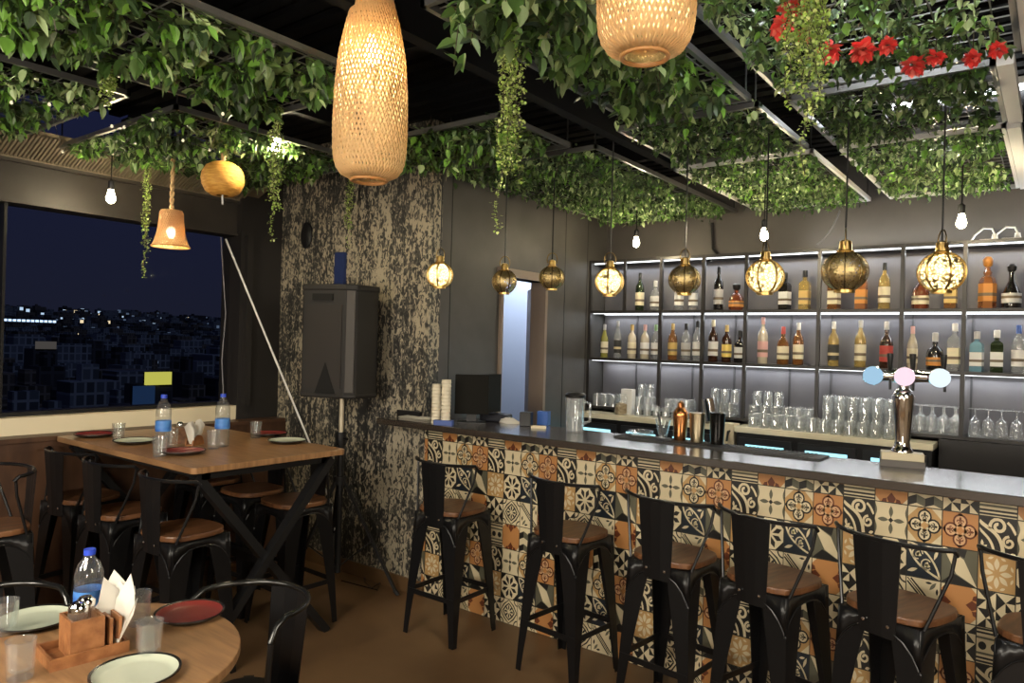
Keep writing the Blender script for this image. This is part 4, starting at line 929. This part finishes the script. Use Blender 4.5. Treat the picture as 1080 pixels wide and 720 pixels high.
big_pendant(680, 61, 1.82, 'woven bamboo pendant lamp cut off by the top of the photo', .30, 16)
# small woven lamps on rope
ROPE = noise_mat('jute_rope', (.30, .19, .09), (.46, .32, .17), 60, .8)
def rope(a, b_): 
    a = Vector(a); b_ = Vector(b_); N = 26; m_ = MB()
    for ph in (0, pi): m_.tube([a.lerp(b_, i/N)+Vector((.007*cos(ph+i*.95), .007*sin(ph+i*.95), 0)) for i in range(N+1)], .0075, 6)
    return m_
p = on(180, 260, 1, 2.2); t = thing('bell_lamp', 'small bell-shaped woven lamp on a rope before the window', 'pendant lamp', p)
pr = [(.105, 0), (.092, .03), (.076, .09), (.068, .16), (.066, .20), (.058, .215), (.01, .225)]
WV = translucent('wicker_warm', (.80, .56, .28), .5, .6)
woven(pr[:-1], 40, 1.5, .0095).build('shade', WV, t, solid=.002); MB().tube([(.106*cos(2*pi*k/28), .106*sin(2*pi*k/28), 0) for k in range(28)], .004, 6, closed=True).build('rim', mat('bamboo_rim', (.42, .20, .06), .5), t)
rope((0, 0, .22), (0, 0, ZG-p.z)).build('rope', ROPE, t); MB().lathe([(0, .05), (.02, .06), (.026, .085), (.012, .12)], 14).build('bulb', bulbglass('pendant_bulb', (1, .88, .62), 26), t); lamp('POINT', p+Vector((0, 0, .085)), 5, (1, .78, .45), .025)
p = on(235, 189, 1, 2.2); t = thing('round_lamp', 'round yellow woven lamp on a rope, unlit, near the window', 'pendant lamp', p)
MB().lathe([(.03, -.090), (.06, -.088), (.090, -.068), (.108, -.036), (.114, .0), (.108, .036), (.090, .068), (.06, .088), (.03, .092)], 30).build('shade', noise_mat('wicker_yellow', srgb(190, 130, 50), srgb(222, 170, 80), 26, .7, 4, (1, 1, 5), bump=.6), t)
rope((0, 0, .09), (0, 0, ZG-p.z)).build('rope', ROPE, t); MB().tube([(0, 0, -.085), (.004, 0, -.14)], .005, 6).build('pull_cord', WHITEP, t)

# ------------------------------------------------------------------ ceiling grids and plants
GRID = mat('grid_steel', (.16, .16, .155), .34, .7); GW = mat('grid_wire', (.17, .17, .165), .4, .5); GWH = mat('grid_white', (.7, .7, .68), .4)
def grid(x0, x1, y0, y1, z, label, white=False):
    t = thing('plant_grid', label, 'ceiling grid', ((x0+x1)/2, (y0+y1)/2, z), 0, 'steel mesh grids under the roof'); v = Matrix.Translation((-(x0+x1)/2, -(y0+y1)/2, -z))
    w_ = .018
    MB().box(x0, x1, y0, y0+w_, z-.012, z+.012).box(x0, x1, y1-w_, y1, z-.012, z+.012).box(x0, x0+w_, y0, y1, z-.012, z+.012).box(x1-w_, x1, y0, y1, z-.012, z+.012).xf(v).build('frame', GWH if y1 > 5 and x0 > -1.9 else GRID, t)  # LED light on the back frames is put into their white colour
    m_ = MB(); k = x0+.07
    while k < x1-.03: m_.box(k-.002, k+.002, y0, y1, z, z+.004); k += .075
    k = y0+.07
    while k < y1-.03: m_.box(x0, x1, k-.002, k+.002, z+.004, z+.008); k += .075
    m_.xf(v).build('wire_mesh', GW, t)
    if white: MB().box(x1+.003, x1+.055, y0, y1, z-.02, z+.03).xf(v).build('edge_rail', GWH, t)
    for x in (x0+.02, x1-.02):
        for y in (y0+.02, y1-.02): MB().tube([(x, y, z+.01), (x, y, ZC)], .004, 6).xf(v).build('hanger_rod', BLACK, t)
LEAFM = [mat('leaf_dark', srgb(50, 70, 40), .38), mat('leaf_mid', srgb(82, 114, 58), .36), mat('leaf_bright', srgb(122, 172, 72), .4), mat('leaf_olive', srgb(112, 134, 86), .45), mat('leaf_pale', srgb(172, 194, 138), .45), mat('leaf_stem', srgb(60, 54, 34), .6)]
for m_ in LEAFM[:5]:
    n = m_.node_tree.nodes; L = m_.node_tree.links; tr = n.new('ShaderNodeBsdfTranslucent'); tr.inputs[0].default_value = n['Principled BSDF'].inputs['Base Color'].default_value
    x = n.new('ShaderNodeMixShader'); x.inputs[0].default_value = .22; L.new(n['Principled BSDF'].outputs[0], x.inputs[1]); L.new(tr.outputs[0], x.inputs[2]); L.new(x.outputs[0], n['Material Output'].inputs[0])
OUT = [(0, 0), (.30, .12), (.42, .34), (.36, .58), (.18, .82), (0, 1), (-.18, .82), (-.36, .58), (-.42, .34), (-.30, .12)]
def add_leaf(bm, p, size, az, tilt, m_, roll=0, narrow=1):
    """a folded heart leaf hanging from p"""
    mx = Matrix.Translation(p) @ Matrix.Rotation(az, 4, 'Z') @ Matrix.Rotation(tilt, 4, 'X') @ Matrix.Rotation(roll, 4, 'Y')
    vs = [mx @ Vector((x*size*narrow, y*size, abs(x)*size*.25-.12*size*y*y)) for x, y in OUT]
    mid = mx @ Vector((0, .5*size, -.05*size))
    bm.add(vs+[mid], [(0, 1, 2, 10), (2, 3, 4, 10), (4, 5, 10), (5, 6, 10), (6, 7, 8, 10), (8, 9, 0, 10)], m_, False)
def ivy(label, regions, dens, size=(.026, .044), drop=.06, mix=(30, 30, 12, 18, 10), seed=1, z=ZG, edge=.16):
    random.seed(seed); bm = MB()
    for (x0, x1, y0, y1, k, dr) in regions:
        n_ = int((x1-x0)*(y1-y0)*dens*k); nst = max(1, n_//14)
        for _ in range(nst):
            x, y = random.uniform(x0, x1), random.uniform(y0, y1); a = random.uniform(0, 2*pi)
            ln = random.uniform(.05, .16); dp = random.betavariate(1.2, 3)*dr*2
            ex, ey = min(x1, max(x0, x+cos(a)*ln)), min(y1, max(y0, y+sin(a)*ln))
            pts = [Vector((x+(ex-x)*u, y+(ey-y)*u, z-.005+.008*sin(u*9)-dp*u*u)) for u in (0, .25, .5, .75, 1)]
            bm.tube(pts, .002, 3, 5, caps=False)
            mt = random.choices(range(5), mix)[0]; sc = random.uniform(.8, 1.15)
            for j in range(14):
                u = random.random(); i = min(3, int(u*4)); q = pts[i].lerp(pts[i+1], u*4-i)+Vector((random.uniform(-.03, .03), random.uniform(-.03, .03), random.uniform(-.025, .035)))
                m_ = mt if random.random() < .6 else random.choices(range(5), mix)[0]
                add_leaf(bm, q, sc*random.uniform(*size), random.uniform(0, 2*pi), random.uniform(-1.35, .35), m_, random.uniform(-.6, .6), random.uniform(.6, .85))
    o = bm.build('ivy', LEAFM); tag(o, label, 'ivy', 'artificial ivy on the ceiling grids'); return o
PANELS = [  # grid rectangle, grid label, ivy label, density factor, options
    ((-.93, -.21, 3.98, 5.46), 'steel mesh grid at the back right, above the right shelf end', 'pale leafy ivy over the back right end of the bar', 1.15, dict(mix=(14, 26, 20, 22, 18)), True),
    ((-1.84, -1.05, 3.98, 5.46), 'steel mesh grid at the back, above the middle of the shelves', 'leafy ivy above the middle of the bottle shelves', 1.3, dict(mix=(18, 28, 14, 22, 18)), False),
    ((-3.06, -1.98, 3.32, 5.44), 'steel mesh grid in the back left corner above the doorway', 'ivy covering the grid in the back left corner above the doorway', 1.3, dict(mix=(26, 30, 8, 24, 12)), False),
    ((-.93, -.20, 3.10, 3.90), 'steel mesh grid on the right above the counter edge', 'dark ivy on the right grid above the beer tower', 1.3, dict(mix=(38, 30, 6, 20, 6)), True),
    ((-1.74, -1.05, 3.10, 3.90), 'steel mesh grid above the middle of the bar counter', 'dark ivy above the middle of the bar counter', 1.5, dict(mix=(38, 30, 6, 20, 6)), False),
    ((-.93, -.12, 1.75, 3.02), 'steel mesh grid at the near right, holding the red flowers', 'mixed ivy around the red flowers at the upper right', 1.3, dict(mix=(34, 28, 10, 20, 8)), True),
    ((-1.62, -1.05, 1.62, 3.02), 'steel mesh grid between the two bamboo pendants', 'broad leaved ivy hanging between the two bamboo pendants', 1.7, dict(mix=(34, 32, 10, 16, 8), size=(.045, .075), drop=.10), False),
    ((-3.12, -2.08, 2.62, 3.24), 'steel mesh grid in front of the mural corner', 'bright green ivy in front of the dark end wall', 1.8, dict(mix=(24, 34, 22, 14, 6), size=(.035, .06), drop=.14), False),
    ((-3.10, -2.22, .80, 2.05), 'steel mesh grid left of the tall bamboo pendant', 'bright ivy left of the tall bamboo pendant', 1.6, dict(mix=(26, 32, 22, 14, 6), size=(.045, .075), drop=.08), False),
    ((-4.62, -3.30, 1.72, 2.95), 'steel mesh grid beside the window beam', 'ivy with fairy lights above the small woven lamps', 1.6, dict(mix=(30, 32, 18, 14, 6), size=(.04, .06), drop=.07), False),
    ((-4.62, -3.30, .75, 1.52), 'steel mesh grid at the far left above the window', 'ivy at the far left above the window', 1.6, dict(mix=(30, 32, 14, 18, 6), size=(.04, .06), drop=.07), False),
]
for i, ((x0, x1, y0, y1), gl, il, k, op, wh) in enumerate(PANELS):
    grid(x0, x1, y0, y1, ZG, gl, wh)
    dr = op.get('drop', .06)
    ivy(il, [(x0+.05, x1-.05, y0+.05, y1-.06, k, dr*.7), (x0+.03, x1-.03, y0+.02, y0+.10, k, dr*1.3)], [2900, 2900, 2900, 2700, 2700, 1900, 1600, 1700, 1050, 1150, 1150][i], seed=20+i, **op)
# trailing bead vines
VM = [mat('bead_leaf', srgb(140, 168, 76), .45), mat('bead_leaf_pale', srgb(182, 196, 124), .45), LEAFM[5]]
def trail(px, py0, py1, y, label, strands, spread, taper=1, bl=.0075):
    random.seed(int(px)); a = on(px, py0, 1, y); b_ = on(px, py1, 1, y); Z0 = ZG if a.z > ZG else a.z
    bm = MB(); c = Vector((b_.x, b_.y, 0)); H = ZG-b_.z; o0 = Vector((b_.x, b_.y, ZG))
    for s_ in range(strands):
        f_ = 1 if s_ == 0 else random.uniform(.35, .8)
        dx, dy = random.gauss(0, spread*.62), random.gauss(0, spread*.62); N = max(8, int(H*f_/.03))
        pts = [Vector((dx*min(1, u*3)+.008*sin(u*20+s_), dy*min(1, u*3)+.008*cos(u*17+s_), -H*f_*u)) for u in [i/N for i in range(N+1)]]
        bm.tube(pts, .0015, 3, 2, caps=False)
        for q in pts:
            for _ in range(9):
                add_leaf(bm, q+Vector((random.uniform(-.012, .012), random.uniform(-.012, .012), random.uniform(-.015, .015))), random.uniform(bl, bl*1.7), random.uniform(0, 6.3), random.uniform(-1.3, .3), random.choice((0, 0, 1)), 0, 1.2)
    o = bm.build('trailing_vine', VM, None, o0); tag(o, label, 'vine', 'trailing vines hanging from the grids')
trail(537, 20, 243, 1.92, 'long trailing bead vine hanging in front of the dark end wall', 9, .028)
trail(853, 0, 182, 2.05, 'thick trailing bead vine beside the red flowers', 12, .020)
trail(832, 0, 110, 2.05, 'shorter trailing bead vine left of the thick one by the red flowers', 6, .016)
trail(290, 70, 250, 2.0, 'trailing bead vine around the bare bulb near the mural', 9, .03)
trail(152, 150, 291, 2.15, 'thin trailing vine in front of the window beside the bell lamp', 5, .014)
trail(368, 150, 260, 3.2, 'dull trailing vine hanging on the mural above the loudspeaker', 5, .02)
trail(118, 0, 112, 1.35, 'trailing vine at the upper left above the window', 6, .02)
# red flowers
RED = mat('petal_red', srgb(222, 66, 62), .55); RED2 = mat('petal_coral', srgb(232, 110, 96), .55)
FL = [(825, 27, 'largest red flower cluster at the left of the row'), (836, 6, 'red flower at the top edge above the left cluster'), (874, 53, 'red flower right of the trailing vine'), (910, 53, 'red flower in the middle of the row'),
      (936, 48, 'small red flower half hidden in the leaves'), (963, 69, 'round red flower lowest in the row'), (987, 60, 'small red flower right of the lowest one'), (1026, 62, 'red flower near the white grid edge'), (1052, 52, 'last red flower at the right'), (848, 36, 'small red bloom hidden behind the trailing vine')]
for i, (px, py, lb) in enumerate(FL):
    random.seed(90+i); p = on(px, py, 2, 2.57); bm = MB(); r_ = .030 if i in (0, 1, 2, 3, 5) else .022
    for k in range(46):
        v = Vector((random.gauss(0, 1), random.gauss(0, 1), random.gauss(-.3, .8))).normalized()
        add_leaf(bm, v*r_*.35, r_*random.uniform(.9, 1.25), math.atan2(v.y, v.x)-pi/2, math.asin(v.z)*.9, 0 if random.random() < .7 else 1, random.uniform(-.6, .6), 1.0)
    bm.tube([(0, 0, 0), (0, .004, ZG-p.z)], .002, 4, 2)
    o = bm.build('red_flower', [RED, RED2, LEAFM[5]], None, p); tag(o, lb, 'flower', 'red flowers in the ceiling ivy')
# fairy lights
FB = emit('fairy_bulb', (1, .86, .55), .9); fs_ = thing('fairy_lights', 'string of tiny warm fairy lights in the ivy by the window', 'string lights', on(120, 160, 2, 2.6))
pts = [on(a, b_, 2, 2.585) for a, b_ in ((12, 108), (52, 110), (66, 160), (118, 133), (131, 134), (161, 126), (119, 162), (193, 148), (221, 158), (235, 120))]
iv_ = Matrix.Translation(-Vector(fs_.location)); MB().tube(pts, .002, 5).xf(iv_).build('wire', BLACK, fs_)
for p in pts: MB().lathe([(0, -.009), (.006, -.005), (.007, 0), (.004, .007), (0, .008)], 8, p).xf(iv_).build('tiny_bulb', FB, fs_)
# tube lights above the right-hand grids
for x, y, lb in ((-.55, 2.3, 'white tube light above the grid with the red flowers'), (-.45, 4.4, 'white tube light above the back right grid')):
    t = thing('tube_light', lb, 'tube light', (x, y, 2.95), 0, 'tube lights above the grids'); MB().tube([(-.3, 0, 0), (.3, 0, 0)], .014, 12).build('tube', emit('tube_glow', (.95, .98, 1), 10), t); MB().box(-.32, .32, -.02, .02, .014, .05).build('housing', WHITEP, t)
    lamp('AREA', (x, y, 2.93), 6, (.95, .98, 1), .6, (0, 0, 0), .05)
o = MB().box(-.95, .1, 1.7, 2.9, 2.975, 2.99).build('roof_panel', WHITEP); tag(o, 'white roof panel above the red flowers', 'roof panel')

# ------------------------------------------------------------------ the city outside
random.seed(11)
def facade(name, c0, c1, sc):
    m = mat(name, c0, .9); n = m.node_tree.nodes; L = m.node_tree.links
    t = n.new('ShaderNodeTexCoord'); sx = n.new('ShaderNodeSeparateXYZ'); cx = n.new('ShaderNodeCombineXYZ'); bt = n.new('ShaderNodeTexBrick')
    L.new(t.outputs['Object'], sx.inputs[0]); L.new(sx.outputs['Y'], cx.inputs[0]); L.new(sx.outputs['Z'], cx.inputs[1]); L.new(cx.outputs[0], bt.inputs['Vector'])
    bt.offset = 0; bt.inputs['Color1'].default_value = (*c0, 1); bt.inputs['Color2'].default_value = tuple(c*.25 for c in c0)+(1,); bt.inputs['Mortar'].default_value = (*c1, 1)
    bt.inputs['Scale'].default_value = sc; bt.inputs['Mortar Size'].default_value = .08; bt.inputs['Brick Width'].default_value = .6; bt.inputs['Row Height'].default_value = .8
    L.new(bt.outputs['Color'], n['Principled BSDF'].inputs['Base Color']); return m
CITYM = [facade('city_dark', (.03, .03, .04), (.05, .05, .06), .30), facade('city_grey', (.13, .15, .19), (.22, .24, .28), .45), facade('city_brown', (.09, .075, .065), (.14, .12, .11), .5), emit('city_warm', (1, .8, .5), .8), emit('city_cool', (.55, .75, 1), .75), emit('city_dim', (.35, .5, .8), .16)]
moon = lamp('SUN', (-40, 60, 90), .17, (.55, .68, 1), .02, (R(8), R(52), 0))  # added fill that brightens the city fronts, no visible source
GZ = -16
b = MB().box(-1500, -20, -300, 1700, GZ-1, GZ); struct(b.build('ground', mat('city_ground', (.006, .007, .010), .9)), 'dark ground of the city outside the window', 'ground')
def city_block(bm, x, y, w_, d_, h, m_, nw, base=GZ):
    bm.box(x-d_/2, x+d_/2, y-w_/2, y+w_/2, base, base+h, m_)
    if random.random() < .6: bm.box(x-d_*.2, x+d_*.2, y-w_*.2, y+w_*.15, base+h, base+h+2.4, m_)
    for _ in range(nw):
        yy = y+random.uniform(-.42, .42)*w_; zz = base+random.uniform(.3, .92)*h; s_ = random.uniform(.3, .8)*abs(x)/190; bm.box(x+d_/2, x+d_/2+.1, yy-s_*.5, yy+s_*.5, zz-s_*.5, zz+s_*.5, random.choice((3, 4, 4, 5, 5, 5)))
def city_xy(px, dist): p = on(px, 400, 0, -dist); return p.x, p.y
placed = [(_p.x-2.5, _p.y, 6, w_) for _p, w_ in ((on(168, 399, 0, -90), 5), (on(153, 418, 0, -70), 4), (on(49, 364, 0, -160), 7))]; tries = 0
while len(placed) < 64 and tries < 3000:
    tries += 1
    d_ = random.uniform(55, 160); x, y = city_xy(random.uniform(-30, 262), d_); w_, q_ = random.uniform(3.5, 9), random.uniform(4, 7)
    if any(abs(x-a) < (q_+c)/2+.6 and abs(y-b_) < (w_+d2)/2+.6 for a, b_, c, d2 in placed): continue
    placed.append((x, y, q_, w_)); bm = MB(); city_block(bm, 0, 0, w_, q_, random.uniform(4, 9)*(.6+d_/190), random.choice((0, 1, 1, 2)), 0, 0)
    for _ in range(random.choice((0, 0, 1, 2))):
        h = random.uniform(2, 5); s_ = random.uniform(.25, .5); yy = random.uniform(-.4, .3)*w_; bm.box(q_/2, q_/2+.1, yy, yy+s_, h, h+s_, random.choice((3, 4, 5, 5, 5)))
    o = bm.build('city_building', CITYM, None, (x, y, GZ)); tag(o, 'dark unlit city building among many in the night view outside the window', 'building', 'nearer buildings of the night city')
bm = MB()
for i in range(900):
    d_ = 180*math.exp(random.uniform(0, 2.0)); x, y = city_xy(random.uniform(-60, 270), d_); hill = max(0, (d_-380)*.048)
    city_block(bm, x, y, random.uniform(6, 18), 10, random.uniform(6, 15), random.choice((0, 1, 1, 2)), random.choice((0, 0, 1, 1, 2, 3)), GZ+hill)
bm.add([(-380, -300, GZ), (-380, 1700, GZ), (-1400, 1700, GZ+50), (-1400, -300, GZ+50)], [(0, 1, 2, 3)], 0)
o = bm.build('city_buildings', CITYM); tag(o, 'far dark city blocks with scattered small lights', 'city', kind='stuff')
def city_special(px, py, dist, w_, h_, m_, name, label, cat):
    p = on(px, py, 0, -dist); o = thing(name, label, cat, (p.x, p.y, GZ)); hz = p.z-GZ
    MB().box(-5, -.3, -w_*.6, w_*.6, 0, hz-h_/2).box(-1.2, -.6, -w_*.45, -w_*.4, hz-h_/2, hz+h_/2).box(-1.2, -.6, w_*.4, w_*.45, hz-h_/2, hz+h_/2).build('building', CITYM[0], o); MB().box(-.5, .0, -w_/2, w_/2, hz-h_/2, hz+h_/2).build('lit_face', m_, o)
city_special(168, 399, 90, 3.2, 1.6, emit('yellow_board', (.70, .68, .12), .62), 'lit_billboard', 'bright yellow lit billboard on a roof in the night city', 'billboard')
city_special(153, 418, 70, 1.9, 2.0, emit('blue_wall', (.012, .030, .08), .6), 'blue_building', 'building with a dim blue lit wall below the yellow billboard', 'building')
city_special(49, 364, 160, 3.6, 1.5, emit('grey_wall', (.05, .045, .042), 1), 'pale_building', 'pale dimly lit building in the middle of the night city', 'building')
p = on(20, 339, 0, -420); o = thing('lit_bridge', 'distant flyover marked by a row of blue-white lights', 'bridge', (p.x, p.y, p.z)); MB().box(-3, 3, -16, 16, -.8, 0).build('deck', CITYM[0], o)
bm = MB()
for i in range(16): bm.box(3, 3.3, -15+i*2-.7, -15+i*2+.7, .0, 1.1)
bm.build('lights', emit('bridge_light', (.5, .7, 1), 1.6), o)
